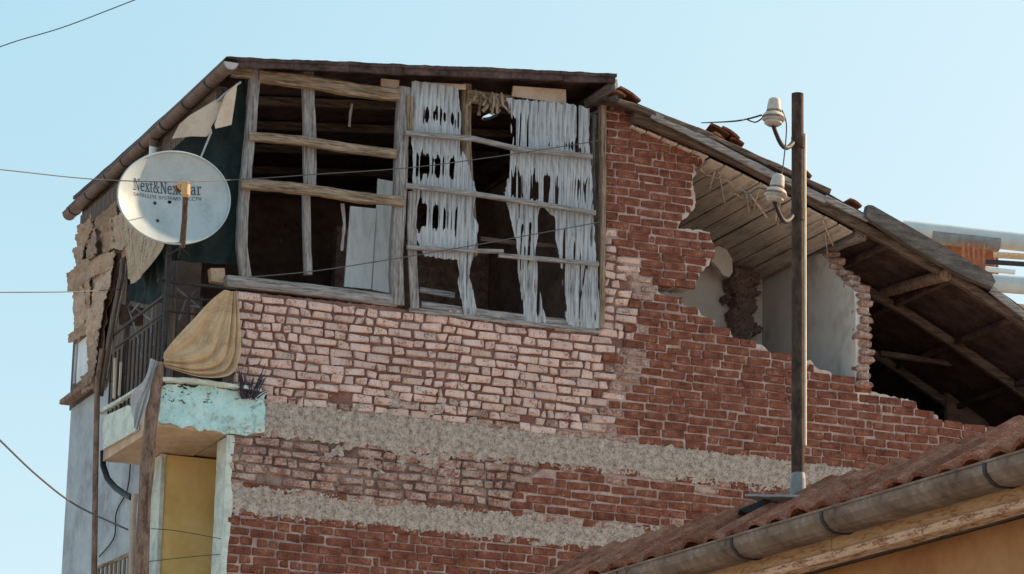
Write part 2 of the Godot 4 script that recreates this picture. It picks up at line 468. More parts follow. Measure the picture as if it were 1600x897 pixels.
func set_stage() -> void:
	var cam := Camera3D.new()
	cam.name = "camera"
	cam.position = Vector3(-8.334, 1.6, 26.244)
	cam.rotation_degrees = Vector3(14.458, -22.212, 1.507)
	cam.fov = 9.324
	cam.near = 0.1
	cam.far = 2000.0
	add_child(cam)
	cam.current = true
	var sun_to := Vector3(cos(deg_to_rad(30.0)) * cos(deg_to_rad(2.5)), sin(deg_to_rad(30.0)), -cos(deg_to_rad(30.0)) * sin(deg_to_rad(2.5)))
	var sun := DirectionalLight3D.new()
	sun.name = "sun"
	sun.light_energy = 1.6
	sun.light_color = Color(1.0, 0.86, 0.68)
	sun.light_angular_distance = 0.5
	sun.shadow_enabled = true
	add_child(sun)
	sun.look_at_from_position(sun_to * 50.0, Vector3.ZERO)
	# clear sky: paler towards the horizon and towards the sun
	var w := 512
	var h := 256
	var im := Image.create_empty(w, h, false, Image.FORMAT_RGBF)
	for j in h:
		var el := (0.5 - (j + 0.5) / h) * PI
		for i in w:
			var az := ((i + 0.5) / w) * TAU
			var dir := Vector3(sin(az) * cos(el), sin(el), -cos(az) * cos(el))
			var e := maxf(rad_to_deg(el), 0.0)
			var g := maxf(0.0, dir.dot(sun_to) - 0.38)
			var cl := C(.185, .35, .437).lerp(C(.475, .535, .557), clampf(1.5 * exp(-e / 9.5) + 2.2 * pow(g, 1.2), 0, 1))
			cl += C(1.0, .93, .82) * 1.2 * pow(maxf(0.0, dir.dot(sun_to)), 40.0)
			im.set_pixel(i, j, cl)
	var sky := Sky.new()
	var pm := PanoramaSkyMaterial.new()
	pm.panorama = ImageTexture.create_from_image(im)
	sky.sky_material = pm
	var env := Environment.new()
	env.background_mode = Environment.BG_SKY
	env.sky = sky
	env.ambient_light_source = Environment.AMBIENT_SOURCE_SKY
	env.tonemap_mode = Environment.TONE_MAPPER_LINEAR
	env.tonemap_exposure = 1.92
	env.sdfgi_enabled = true
	env.ssao_enabled = true
	env.ssil_enabled = true
	var we := WorldEnvironment.new()
	we.name = "world_environment"
	we.environment = env
	add_child(we)

func ground() -> void:
	var g := Geo.new()
	g.quad(Vector3(-400, 0, -400), Vector3(400, 0, -400), Vector3(400, 0, 400), Vector3(-400, 0, 400), Vector3.UP)
	var o := part("ground", g, M.ground, self)
	o.set_meta("kind", "structure")
	used["ground"] = 0

# ---------------------------------------------------------------- front wall
var wall_poly := PackedVector2Array([Vector2(0.0, 6.0), Vector2(0.0, 8.6), Vector2(0.003, 8.583), Vector2(1.368, 8.609), Vector2(2.390, 8.617), Vector2(3.192, 8.623), Vector2(3.216, 8.892), Vector2(3.208, 9.842), Vector2(3.198, 10.635),
	Vector2(3.371, 10.632), Vector2(3.385, 10.559), Vector2(3.619, 10.564), Vector2(3.627, 10.485), Vector2(3.802, 10.469), Vector2(4.033, 10.445), Vector2(4.161, 10.428), Vector2(4.204, 10.405), Vector2(4.169, 10.308), Vector2(4.121, 10.227), Vector2(4.042, 10.205), Vector2(4.056, 10.115), Vector2(4.020, 10.048), Vector2(4.040, 9.970), Vector2(4.059, 9.899), Vector2(4.048, 9.812), Vector2(4.000, 9.754), Vector2(3.905, 9.657), Vector2(3.900, 9.611), Vector2(4.117, 9.622), Vector2(4.196, 9.615), Vector2(4.203, 9.554), Vector2(4.246, 9.491), Vector2(4.241, 9.434), Vector2(4.199, 9.366), Vector2(4.182, 9.319), Vector2(4.122, 9.261), Vector2(4.081, 9.193), Vector2(4.075, 9.125), Vector2(3.919, 9.117), Vector2(3.698, 9.101), Vector2(3.735, 9.016), Vector2(3.849, 8.991), Vector2(3.951, 8.998), Vector2(3.964, 8.932), Vector2(4.096, 8.937), Vector2(4.121, 8.867), Vector2(4.248, 8.848), Vector2(4.261, 8.783), Vector2(4.382, 8.780), Vector2(4.431, 8.707), Vector2(4.729, 8.680), Vector2(4.766, 8.622), Vector2(4.974, 8.624), Vector2(5.011, 8.583), Vector2(5.177, 8.602), Vector2(5.220, 8.533), Vector2(5.362, 8.516), Vector2(5.387, 8.485), Vector2(5.660, 8.498), Vector2(5.685, 8.433), Vector2(5.779, 8.387), Vector2(6.010, 8.361), Vector2(6.193, 8.347), Vector2(6.211, 8.275), Vector2(6.407, 8.251), Vector2(6.426, 8.196), Vector2(6.635, 8.178), Vector2(6.884, 8.194), Vector2(7.919, 8.119), Vector2(9.4, 7.9), Vector2(9.4, 6.0)])
var pink_poly := PackedVector2Array([Vector2(-0.172, 8.641), Vector2(1.368, 8.625), Vector2(3.192, 8.640), Vector2(3.165, 9.359), Vector2(3.317, 9.451), Vector2(3.380, 9.246), Vector2(3.460, 9.089), Vector2(3.577, 8.880), Vector2(3.486, 8.647), Vector2(3.361, 8.411), Vector2(3.301, 8.184), Vector2(3.247, 7.959), Vector2(3.018, 7.760), Vector2(1.848, 7.727), Vector2(1.068, 7.723), Vector2(-0.121, 7.594)])

func in_band(x: float, y: float) -> bool:
	return (y > 7.445 and y < 7.685 and x > 0.1) or (y > 6.795 and y < 6.985)

func zone(x: float, y: float) -> int:
	if Geometry2D.is_point_in_polygon(Vector2(x, y), pink_poly):
		return 1
	if y > 7.0 and y < 7.45 and x < 2.3 + (y - 7.0) * 1.0:
		return 2
	return 0

func poly_dist(p: Vector2, poly: PackedVector2Array) -> float:
	var d := 1e9
	for i in poly.size():
		d = minf(d, Geometry2D.get_closest_point_to_segment(p, poly[i], poly[(i + 1) % poly.size()]).distance_squared_to(p))
	d = sqrt(d)
	return d if Geometry2D.is_point_in_polygon(p, poly) else -d

func brick_geo(l: float, h: float, tint: Color, r: RandomNumberGenerator, jit: float) -> Geo:
	var g := Geo.new()
	g.col = tint
	g.hull(Vector3.ZERO, Basis.IDENTITY, Vector3(l, h, 0.06), 0.006, jit, r)
	return g

func build_front_wall(house: Node3D) -> void:
	var nz := noise(77, 1.0, 4)
	var nf := noise(78, 18.0, 3)
	var g := Geo.new()
	var field := func(u, q): return poly_dist(Vector2(u, q), wall_poly) + nf.get_noise_2d(u, q) * 0.02 + 0.004
	var pos := func(u, q):
		var z: int = zone(u, q)
		var dep: float = -0.0075 if z == 0 else (-0.020 if z == 1 else -0.012)
		return Vector3(u, q, dep + nf.get_noise_2d(u * 2.0, q * 2.0) * (0.004 if z == 0 else 0.012))
	var colf := func(u, q):
		var z: int = zone(u, q)
		var k: float = nz.get_noise_2d(u * 3.0, q * 3.0)
		if u > 3.5 and q > 7.8 and poly_dist(Vector2(u, q), wall_poly) < 0.03 + k * 0.03:
			return C(.66, .55, .50)
		if z == 1:
			return C(.27, .135, .115).lerp(C(.38, .23, .20), clampf(k * 1.6 + 0.2, 0, 1))
		if z == 2:
			return C(.17, .10, .085).lerp(C(.36, .26, .225), clampf(k * 2.0 + 0.4, 0, 1))
		return C(.44, .31, .28).lerp(C(.60, .455, .42), clampf(k * 1.8 + 0.5, 0, 1))
	g.sheet(field, pos, Rect2(-0.03, 5.97, 9.45, 4.75), 360, 190, Vector3(0, 0, -0.27), colf)
	var wall := part("front_wall", g, M.mortar, house)
	# bricks
	var sets := []
	for z in 3:
		var lst := []
		for k in 14:
			var tint := Color(1, 1, 1) * rng.randf_range(0.8, 1.2)
			lst.append(tint)
		sets.append(lst)
	var mats := [M.red, M.pink, M.dusty]
	var list := []
	var pitch := 0.0735
	var y := 6.04
	var row := 0
	while y < 10.66:
		var x := 0.0
		var spans := []
		var start := -1.0
		while x < 9.38:
			var ok := Geometry2D.is_point_in_polygon(Vector2(x, y), wall_poly)
			if ok and start < 0.0:
				start = x
			if not ok and start >= 0.0:
				spans.append([start, x]); start = -1.0
			x += 0.01
		if start >= 0.0:
			spans.append([start, 9.38])
		for s in spans:
			var p: float = s[0] + 0.004
			var header := row % 3 == 1
			var first := true
			while p < s[1] - 0.03:
				var z := zone(p + 0.08, y)
				var l := rng.randf_range(0.185, 0.215) if z == 1 else rng.randf_range(0.195, 0.235)
				var hd: float = 0.45 if z == 1 else (0.14 if p > 3.1 else 0.34)
				if rng.randf() < hd:
					l = rng.randf_range(0.085, 0.135)
				if first and row % 2 == 1:
					l *= 0.55
				first = false
				if rng.randf() < 0.05:
					l = rng.randf_range(0.05, 0.08)
				l = minf(l, s[1] - p + rng.randf_range(-0.01, 0.02))
				var j := rng.randf_range(0.011, 0.017) if z == 0 else rng.randf_range(0.014, 0.026)
				if l - j > 0.025:
					var cx := p + (l - j) / 2.0
					if not in_band(cx, y) and cx < 8.6:
						var dr: float = nz.get_noise_2d(cx * 0.7, y * 0.9) * 0.03
						z = zone(cx, y)
						var pd := poly_dist(Vector2(cx, y), pink_poly) if y < 9.6 and cx > 2.2 else (0.2 if z == 1 else -1.0)
						if y < 7.86 and z == 1:
							pd = minf(pd, (y - 7.70) * 0.8)
						if pd > -0.2 and rng.randf() > smoothstep(-0.16, 0.14, pd + nz.get_noise_2d(cx * 4.0, y * 4.0) * 0.12):
							z = 2 if rng.randf() < 0.55 else 0
						elif pd > -0.2:
							z = 1
						if z == 0 and cx < 4.5 and (absf(y - 7.40) < 0.06 or absf(y - 7.73) < 0.05 or absf(y - 7.04) < 0.05) and rng.randf() < 0.5:
							z = 2
						var miss: float = 0.02 if z == 1 else (0.05 if z == 2 else 0.002)
						if rng.randf() > miss:
							list.append([cx, y + dr, l - j, pitch - (rng.randf_range(0.011, 0.016) if z == 0 else rng.randf_range(0.014, 0.022)), z, rng.randi() % 14, rng.randf_range(0.0, 0.007), rng.randf_range(-0.02, 0.02)])
				p += l
		y += pitch
		row += 1
	# the 300 largest that show in view are parts, the others one joined part
	var order := range(list.size())
	var seen := func(i): return list[i][0] < 6.6 and list[i][1] > 6.3 and not (list[i][0] > 2.6 and list[i][1] < 6.3 + (list[i][0] - 2.6) * 0.5)
	order.sort_custom(func(a, b):
		var sa: float = list[a][2] * list[a][3] * (1.0 if seen.call(a) else 0.01)
		var sb: float = list[b][2] * list[b][3] * (1.0 if seen.call(b) else 0.01)
		return sa > sb)
	var shared := {}
	var rest := [Geo.new(), Geo.new(), Geo.new()]
	for k in order.size():
		var b: Array = list[order[k]]
		var z: int = b[4]
		var at := Vector3(b[0], b[1], -0.027 + b[6])
		var bs := Basis(Vector3(0, 0, 1), b[7] * 0.7) * Basis(Vector3(0, 1, 0), b[7])
		if k < 300:
			var key := "%d_%d" % [z, b[5]]
			if not shared.has(key):
				shared[key] = brick_geo(0.2, 0.06, sets[z][b[5]], rng, 0.005 if z == 0 else 0.009).mesh()
			var o := MeshInstance3D.new()
			o.mesh = shared[key]
			o.material_override = mats[z]
			o.name = "brick"
			wall.add_child(o, true)
			o.transform = Transform3D(bs.scaled_local(Vector3(b[2] / 0.2, b[3] / 0.06, 1)), at)
		else:
			rest[z].col = sets[z][b[5]]
			rest[z].hull(at, bs, Vector3(b[2], b[3], 0.06), 0.006, 0.006 if z == 0 else 0.010, rng)
	var am := ArrayMesh.new()
	for z in 3:
		rest[z].add_to(am, mats[z])
	var ro := part("brickwork", am, null, wall)
	ro.set_meta("kind", "stuff")
	# loose fragments left on the broken steps
	for k in 22:
		var i := 60 + rng.randi() % 22
		if i + 1 >= wall_poly.size() - 3:
			continue
		var pe := wall_poly[i].lerp(wall_poly[i + 1], rng.randf())
		if pe.x < 3.7 or pe.x > 6.9:
			continue
		var gr := Geo.new()
		gr.hull(Vector3(pe.x, pe.y + 0.008, -rng.randf_range(0.06, 0.2)), Basis(Vector3(rng.randf(), 0.3, rng.randf()).normalized(), rng.randf_range(-0.5, 0.5)), Vector3(rng.randf_range(0.05, 0.12), rng.randf_range(0.03, 0.05), 0.08), 0.012, 0.01, rng)
		part("brick_fragment", gr, M.dusty if k % 2 else M.red, wall)
	# concrete bands
	var ng := noise(90, 24.0, 3)
	var nw := noise(91, 2.2, 4)
	var nc := noise(92, 22.0, 2, FastNoiseLite.TYPE_CELLULAR)
	for bnd in [[7.425, 7.705, 0.22, 6.4], [6.775, 7.005, 0.0, 5.0]]:
		var lo: float = bnd[0]
		var hi: float = bnd[1]
		var x0: float = bnd[2]
		var x1: float = bnd[3]
		var smear: bool = lo > 7.0
		var f2 := func(u, q):
			var wv: float = nw.get_noise_2d(u * 2.0, lo) * 0.05 + ng.get_noise_2d(u, q) * 0.03
			var a: float = minf(minf(q - lo + wv, hi - q + wv * 0.7), minf(u - x0 + wv, x1 - u))
			if smear and u > 0.7 and u < 2.5:
				a = maxf(a, nw.get_noise_2d(u * 1.6 + 5.0, q * 3.0) * 0.35 - absf(u - 1.55) * 0.10 - absf(q - 7.5) * 0.30 + 0.01)
			return a
		var p2 := func(u, q):
			var e: float = 0.002 + nc.get_noise_2d(u * 1.4, q * 1.4) * 0.006 + ng.get_noise_2d(u * 1.5, q * 1.5) * 0.009
			return Vector3(u, q, 0.008 + e)
		var c2 := func(u, q):
			var pb: float = ng.get_noise_2d(u * 0.85 + 30.0, q * 0.85)
			return Color(0.95, 0.93, 0.91).lerp(Color(1.2, 1.16, 1.12), clampf(pb * 3.0 - 0.5, 0, 1)).lerp(Color(0.62, 0.56, 0.53), clampf(-pb * 3.0 - 0.4, 0, 1))
		var gb := Geo.new()
		gb.sheet(f2, p2, Rect2(x0 - 0.05, lo - 0.25, x1 - x0 + 0.1, hi - lo + 0.50), int((x1 - x0) * 125), int((hi - lo + 0.50) * 125), Vector3(0, 0, -0.03), c2)
		part("concrete_band", gb, M.concrete, house)

# ---------------------------------------------------------------- rooms, floors, rear
func slab(called: String, lo: Vector3, hi: Vector3, m: Material, p: Node) -> MeshInstance3D:
	var g := Geo.new()
	g.box(lo, hi)
	return part(called, g, m, p)

func build_shell(house: Node3D) -> void:
	slab("lower_wall", Vector3(0.0, 0, -0.30), Vector3(9.4, 5.99, -0.02), M.brown_wall, house)
	slab("right_wall", Vector3(9.4, 0, -4.2), Vector3(9.6, 8.2, 0.0), M.brown_wall, house)
	slab("floor", Vector3(0.02, 7.42, -4.04), Vector3(9.38, 7.58, -0.31), M.soffit, house)
	# rear wall with small gaps that let the sky through
	var holes := [Vector2(1.845, 10.355), Vector2(1.718, 10.351), Vector2(1.699, 10.212), Vector2(1.596, 10.255)]
	var f := func(u, q):
		var d := 1.0
		for k in holes.size():
			var hp: Vector2 = holes[k]
			var dd: Vector2 = Vector2(u, q) - hp
			if k == 2:
				dd.y *= 0.35
			d = minf(d, dd.length() - [0.028, 0.022, 0.02, 0.012][k])
		return minf(d, 10.49 + (u + 0.126) * 0.107 - q)
	var g := Geo.new()
	g.sheet(f, func(u, q): return Vector3(u, q, -4.05), Rect2(-0.13, 7.4, 3.36, 3.5), 160, 170, Vector3(0, 0, -0.15))
	part("rear_wall", g, M.brown_wall, house)
	slab("rear_wall", Vector3(-0.13, 0, -4.2), Vector3(9.4, 7.39, -4.05), M.brown_wall, house)
	var rw := Geo.new()
	rw.plate(PackedVector2Array([Vector2(3.24, 7.4), Vector2(3.24, 10.6), Vector2(4.19, 10.38), Vector2(4.99, 10.1), Vector2(5.55, 9.87), Vector2(6.8, 9.4), Vector2(7.13, 9.22), Vector2(9.4, 7.9), Vector2(9.4, 7.4)]), func(p): return Vector3(p.x, p.y, -4.05), Vector3(0, 0, -0.15))
	part("rear_wall", rw, M.brown_wall, house)
	# partition behind the window room
	slab("partition_wall", Vector3(3.24, 7.58, -4.04), Vector3(3.36, 10.55, -0.29), M.brown_wall, house)
	slab("inner_wall", Vector3(1.75, 7.58, -2.75), Vector3(3.23, 10.0, -2.65), M.clay, house)
	# room open through the broken gable
	slab("back_wall", Vector3(3.37, 7.58, -1.95), Vector3(5.6, 10.3, -1.80), M.plaster, house)
	# partition with torn brick end
	var pp := PackedVector2Array([Vector2(-1.80, 7.58), Vector2(-1.80, 9.80), Vector2(-1.190, 9.841), Vector2(-0.653, 9.762), Vector2(-0.542, 9.653), Vector2(-0.420, 9.519), Vector2(-0.227, 9.394), Vector2(-0.036, 9.269), Vector2(-0.001, 9.124), Vector2(0.000, 8.668), Vector2(-0.02, 7.58)])
	var gp := Geo.new()
	gp.plate(pp, func(p): return Vector3(5.604, p.y, p.x), Vector3(0.13, 0, 0))
	var pw := part("partition_wall", gp, M.plaster, house)
	var edge := [Vector2(-0.653, 9.762), Vector2(-0.542, 9.653), Vector2(-0.420, 9.519), Vector2(-0.227, 9.394), Vector2(-0.036, 9.269), Vector2(-0.001, 9.124), Vector2(0.000, 8.668), Vector2(0.013, 8.212)]
	var yy: float = 8.44
	while yy < edge[0].y - 0.02:
		var zz := 0.0
		for i in edge.size() - 1:
			if yy >= edge[i + 1].y and yy <= edge[i].y:
				zz = lerpf(edge[i + 1].x, edge[i].x, (yy - edge[i + 1].y) / (edge[i].y - edge[i + 1].y))
		var gb := Geo.new()
		gb.col = Color(1.2, 1.25, 1.25) * rng.randf_range(0.8, 1.15)
		gb.hull(Vector3(5.675 + rng.randf_range(-0.012, 0.03), yy, zz + rng.randf_range(-0.03, 0.03)), Basis(Vector3.UP, rng.randf_range(-0.2, 0.2)), Vector3(rng.randf_range(0.11, 0.16), 0.056, 0.13), 0.012, 0.010, rng)
		part("brick", gb, M.dusty, pw)
		yy += 0.072
	# torn clay pillar in the corner of the room
	var np := noise(120, 7.0, 4)
	var gpl := Geo.new()
	gpl.sheet(func(u, q): return 0.12 - absf(u - 5.335 - np.get_noise_1d(q) * 0.05 + (q - 9.2) * 0.02) + np.get_noise_2d(u * 1.6, q * 0.8) * 0.10, func(u, q): return Vector3(u, q, -1.62 + np.get_noise_2d(u * 3.0, q * 3.0) * 0.08), Rect2(5.05, 8.2, 0.56, 1.62), 60, 150, Vector3(0, 0, -0.16))
	part("clay_pillar", gpl, M.clay, house)
	# broken plaster lobe beside the pillar
	var lobe := PackedVector2Array([Vector2(4.933, 9.914), Vector2(4.997, 9.958), Vector2(5.087, 9.934), Vector2(5.140, 9.850), Vector2(5.147, 9.731), Vector2(5.116, 9.680), Vector2(5.052, 9.690), Vector2(4.999, 9.755), Vector2(4.935, 9.807)])
	var gl := Geo.new()
	gl.plate(lobe, func(p): return Vector3(p.x, p.y, -1.5), Vector3(0, 0, -0.05))
	part("plaster_lobe", gl, M.plaster, house)
	# loft room on the right: beam across, brown door leaf
	var gt := Geo.new()
	gt.timber([Vector3(6.652, 9.149, -1.500), Vector3(7.691, 9.128, -1.500)], 0.05, 0.05, Vector3.BACK, 0.15, rng, 4)
	part("tie_beam", gt, M.dark_x, house)
	slab("inner_door", Vector3(Vector3(7.635, 9.070, -2.000).x, 7.58, -2.06), Vector3(Vector3(8.082, 9.120, -2.000).x, 9.1, -2.0), M.brown_wall, house)

# ---------------------------------------------------------------- roofs
func build_roofs(house: Node3D) -> void:
	# low pitched roof over the window
	var a: Vector3 = Vector3(-0.135, 10.460, 0.150)
	var b: Vector3 = Vector3(3.222, 10.819, 0.150)
	var sl: float = (b.y - a.y) / (b.x - a.x)
	var top := func(x): return a.y + (x - a.x) * sl
	var nr := noise(130, 3.0, 3)
	var g := Geo.new()
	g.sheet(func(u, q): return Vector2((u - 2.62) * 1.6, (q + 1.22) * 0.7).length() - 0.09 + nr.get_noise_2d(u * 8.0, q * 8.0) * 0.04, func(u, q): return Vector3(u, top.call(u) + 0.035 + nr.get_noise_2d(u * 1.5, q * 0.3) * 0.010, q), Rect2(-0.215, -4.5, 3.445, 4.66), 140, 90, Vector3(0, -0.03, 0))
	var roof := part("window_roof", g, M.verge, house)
	g = Geo.new()
	for k in 7:
		var x0: float = lerpf(a.x, b.x, k / 7.0)
		var x1: float = lerpf(a.x, b.x, (k + 1) / 7.0) - 0.004
		g = Geo.new()
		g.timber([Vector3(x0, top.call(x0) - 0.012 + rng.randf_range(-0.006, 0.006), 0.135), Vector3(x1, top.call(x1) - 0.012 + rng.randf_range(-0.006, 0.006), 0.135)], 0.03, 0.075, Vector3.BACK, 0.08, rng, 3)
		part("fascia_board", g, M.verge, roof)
	# rafters and ceiling boards under it
	for k in 6:
		var z := 0.06 - k * 0.75
		g = Geo.new()
		g.timber([Vector3(-0.2, top.call(-0.2) - 0.05 if k > 0 else top.call(-0.2) + 0.0, z - 0.1), Vector3(3.15, top.call(3.15) - 0.05, z - 0.1)], 0.06, 0.07, Vector3.BACK, 0.1, rng, 4)
		if k > 0:
			part("rafter", g, M.dark_x, roof)
	# boards closing the end of the window roof over the gable
	for k in 2:
		g = Geo.new()
		g.timber([Vector3(3.233, 10.783, 0.140) + Vector3(0.01 * k, -0.02 - 0.09 * k, 0), Vector3(3.140, 10.709, -0.293) + Vector3(0.01 * k, -0.03 - 0.09 * k, 0)], 0.03, 0.10, Vector3.RIGHT, 0.1, rng, 3)
		part("end_board", g, M.grey_z, roof)
	g = Geo.new()
	g.timber([Vector3(3.235, 10.70, 0.08), Vector3(3.235, 10.70, -4.5)], 0.03, 0.27, Vector3.RIGHT, 0.04, rng, 6)
	part("ridge_board", g, M.dark_z, roof)
	# gutter along the eave
	var g0: Vector3 = Vector3(-0.260, 10.374, 0.361)
	var g1: Vector3 = Vector3(-0.260, 10.299, -4.432)
	gutter_run("gutter", house, g0, g1, 0.062, Vector3.RIGHT, M.gutter, [Vector3(-0.260, 10.418, -0.165).z, Vector3(-0.260, 10.397, -0.770).z, Vector3(-0.260, 10.368, -1.397).z, Vector3(-0.260, 10.341, -1.991).z, Vector3(-0.260, 10.333, -2.570).z, Vector3(-0.260, 10.302, -3.084).z, Vector3(-0.260, 10.280, -3.699).z, Vector3(-0.260, 10.274, -4.231).z])
	g = Geo.new()
	g.timber([Vector3(-0.25, g0.y + 0.045, g0.z - 0.02), Vector3(-0.25, g1.y + 0.045, g1.z)], 0.09, 0.012, Vector3.RIGHT, 0.0, null, 8)
	part("drip_edge", g, M.iron, roof)
	# side wall head under the eave
	slab("eave_plate", Vector3(-0.2, 10.2, -4.2), Vector3(-0.1, g0.y - 0.03, -0.2), M.dark_z, house)
	# steep roof that falls away over the broken gable
	var prof := [Vector2(3.075, 10.604), Vector2(3.408, 10.584), Vector2(4.193, 10.382), Vector2(4.991, 10.114), Vector2(5.563, 9.903), Vector2(6.179, 9.666), Vector2(6.815, 9.422), Vector2(7.135, 9.252), Vector2(7.909, 8.850)]
	var at := func(x):
		for i in prof.size() - 1:
			if x <= prof[i + 1].x:
				return lerpf(prof[i].y, prof[i + 1].y, (x - prof[i].x) / (prof[i + 1].x - prof[i].x))
		return prof[-1].y + (x - prof[-1].x) * -0.6
	g = Geo.new()
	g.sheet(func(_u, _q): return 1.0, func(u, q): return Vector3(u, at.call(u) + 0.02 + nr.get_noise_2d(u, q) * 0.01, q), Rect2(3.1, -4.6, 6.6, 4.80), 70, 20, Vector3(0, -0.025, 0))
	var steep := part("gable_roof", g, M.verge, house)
	# verge boards
	var vb := [[Vector3(3.521, 10.506, 0.240), Vector3(3.944, 10.373, 0.240)], [Vector3(3.932, 10.382, 0.240), Vector3(4.701, 10.118, 0.240)], [Vector3(4.689, 10.133, 0.240), Vector3(5.183, 9.970, 0.240)], [Vector3(5.170, 9.991, 0.240), Vector3(5.594, 9.852, 0.240)], [Vector3(6.819, 9.383, 0.220), Vector3(7.164, 9.181, 0.220)], [Vector3(7.152, 9.180, 0.220), Vector3(7.926, 8.800, 0.220)]]
	for s in vb:
		g = Geo.new()
		g.timber([s[0], s[1]], 0.03, 0.06, Vector3.BACK, 0.18, rng, 5)
		part("verge_board", g, M.grey_x, steep)
	for s in [[Vector3(3.209, 10.583, 0.230), Vector3(3.960, 10.429, 0.230)], [Vector3(3.948, 10.433, 0.230), Vector3(4.632, 10.231, 0.230)], [Vector3(4.619, 10.241, 0.230), Vector3(5.225, 10.053, 0.230)]]:
		g = Geo.new()
		g.timber([s[0], s[1]], 0.05, 0.045, Vector3.BACK, 0.2, rng, 6)
		part("verge_board", g, M.dark_x, steep)
	# sheet metal strip on the lower verge
	var strip := PackedVector2Array([Vector2(5.573, 9.969), Vector2(5.617, 9.969), Vector2(6.158, 9.757), Vector2(6.792, 9.502), Vector2(6.830, 9.437), Vector2(6.791, 9.375), Vector2(6.473, 9.463), Vector2(6.031, 9.637), Vector2(5.548, 9.862)])
	g = Geo.new()
	g.plate(strip, func(p): return Vector3(p.x, p.y, 0.29), Vector3(0, 0, -0.07))
	part("metal_strip", g, M.strip, steep)
	# broken clay tiles along the verge
	var spots := [Vector2(3.238, 10.664), Vector2(3.322, 10.671), Vector2(3.406, 10.643), Vector2(3.502, 10.606), Vector2(3.623, 10.583), Vector2(3.743, 10.543), Vector2(3.877, 10.505), Vector2(4.010, 10.467), Vector2(4.144, 10.457), Vector2(4.229, 10.481), Vector2(4.314, 10.453), Vector2(4.388, 10.417), Vector2(4.523, 10.367), Vector2(4.677, 10.320), Vector2(4.818, 10.276), Vector2(5.029, 10.218), Vector2(5.141, 10.170), Vector2(5.265, 10.118), Vector2(5.390, 10.077), Vector2(5.503, 10.029)]
	for k in spots.size():
		if k in [3, 4, 5, 6, 7, 12, 13, 14, 16, 17, 18]:
			continue
		g = Geo.new()
		g.col = Color(1, 1, 1) * rng.randf_range(0.7, 1.2)
		var sp: Vector2 = spots[k]
		var big: float = 1.5 if k in [1, 9, 10] else 1.0
		roof_tile_into(g, Transform3D(Basis(Vector3(0, 0, 1), -0.46 + rng.randf_range(-0.18, 0.18)) * Basis(Vector3.UP, rng.randf_range(-0.3, 0.3)), Vector3(sp.x, sp.y - (0.01 if k < 4 or big > 1.0 else 0.035), 0.02 + rng.randf_range(-0.04, 0.04))), rng.randf_range(0.09, 0.15) * big, 0.36, 0.012)
		part("roof_tile", g, M.tile, steep)
	# ceiling planks that run back under the steep roof
	var x := 3.42
	while x < 5.50:
		var w := rng.randf_range(0.135, 0.17)
		g = Geo.new()
		var y0: float = at.call(x) - 0.13
		var y1: float = at.call(x + w) - 0.13
		var ang := atan2(y1 - y0, w)
		g.hull(Vector3(x + w / 2, (y0 + y1) / 2 + rng.randf_range(-0.005, 0.005), -0.9), Basis(Vector3(0, 0, 1), ang) * Basis(Vector3(1, 0, 0), rng.randf_range(-0.004, 0.004)), Vector3(w / cos(ang) - 0.012, 0.02, 1.9), 0.003, 0.002, rng)
		part("ceiling_plank", g, M.plank, steep)
		x += w
	# rough battens and torn laths under the verge
	for k in 16:
		var xx := rng.randf_range(4.15, 5.55)
		g = Geo.new()
		var yb: float = at.call(xx) - 0.16
		g.timber([Vector3(xx, yb, 0.05 - rng.randf_range(0.0, 0.4)), Vector3(xx + rng.randf_range(0.05, 0.28), yb - rng.randf_range(0.02, 0.16), -0.1 - rng.randf_range(0.0, 0.5))], 0.018, 0.012, Vector3.UP, 0.3, rng, 2)
		part("lath", g, M.plank, steep)
	# rafters behind the verge and purlins
	for k in 4:
		g = Geo.new()
		var z := 0.12 - k * 1.1
		var pth := []
		for i in 12:
			var px := lerpf(3.4, 9.3, i / 11.0)
			pth.append(Vector3(px, at.call(px) - (0.075 if k == 0 else 0.07), z))
		g.timber(pth, 0.07, 0.08, Vector3.BACK, 0.12, rng, 1)
		part("rafter", g, M.dark_x, steep)
	g = Geo.new()
	g.timber([Vector3(5.660, 9.787, -0.001), Vector3(5.660, 9.881, -1.948)], 0.12, 0.10, Vector3.RIGHT, 0.12, rng, 5)
	part("purlin", g, M.grey_z, steep)
	g = Geo.new()
	g.tube([Vector3(6.400, 9.469, 0.172), Vector3(6.400, 9.512, -0.263), Vector3(6.400, 9.566, -0.912), Vector3(6.400, 9.597, -1.587)], 0.055, 0.05, 12)
	part("purlin", g, M.rust, steep)
	# slope towards the right end of the house continues
	for k in 5:
		var xk := 5.9 + k * 0.62
		g = Geo.new()
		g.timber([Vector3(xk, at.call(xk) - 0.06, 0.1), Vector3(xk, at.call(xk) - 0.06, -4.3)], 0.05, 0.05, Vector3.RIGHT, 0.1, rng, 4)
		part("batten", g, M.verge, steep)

func roof_tile_into(g: Geo, tf: Transform3D, w: float, l: float, camber: float) -> void:
	# a curved clay tile: arc across its width, length along its own z
	var n := 5
	var th := 0.02
	for i in n:
		var u0 := -0.5 + float(i) / n
		var u1 := -0.5 + float(i + 1) / n
		var h0 := camber * cos(u0 * PI) 
		var h1 := camber * cos(u1 * PI)
		var q := []
		for e in [[u0, h0], [u1, h1]]:
			for z in [-l / 2, l / 2]:
				q.append(tf * Vector3(e[0] * w, e[1], z)); q.append(tf * Vector3(e[0] * w, e[1] + th, z))
		var up := tf.basis.y
		g.quad(q[1], q[3], q[7], q[5], up)
		g.quad(q[0], q[2], q[6], q[4], -up)
		g.quad(q[0], q[1], q[5], q[4], -tf.basis.z)
		g.quad(q[2], q[3], q[7], q[6], tf.basis.z)
		if i == 0:
			g.quad(q[0], q[1], q[3], q[2], -tf.basis.x)
		if i == n - 1:
			g.quad(q[4], q[5], q[7], q[6], tf.basis.x)

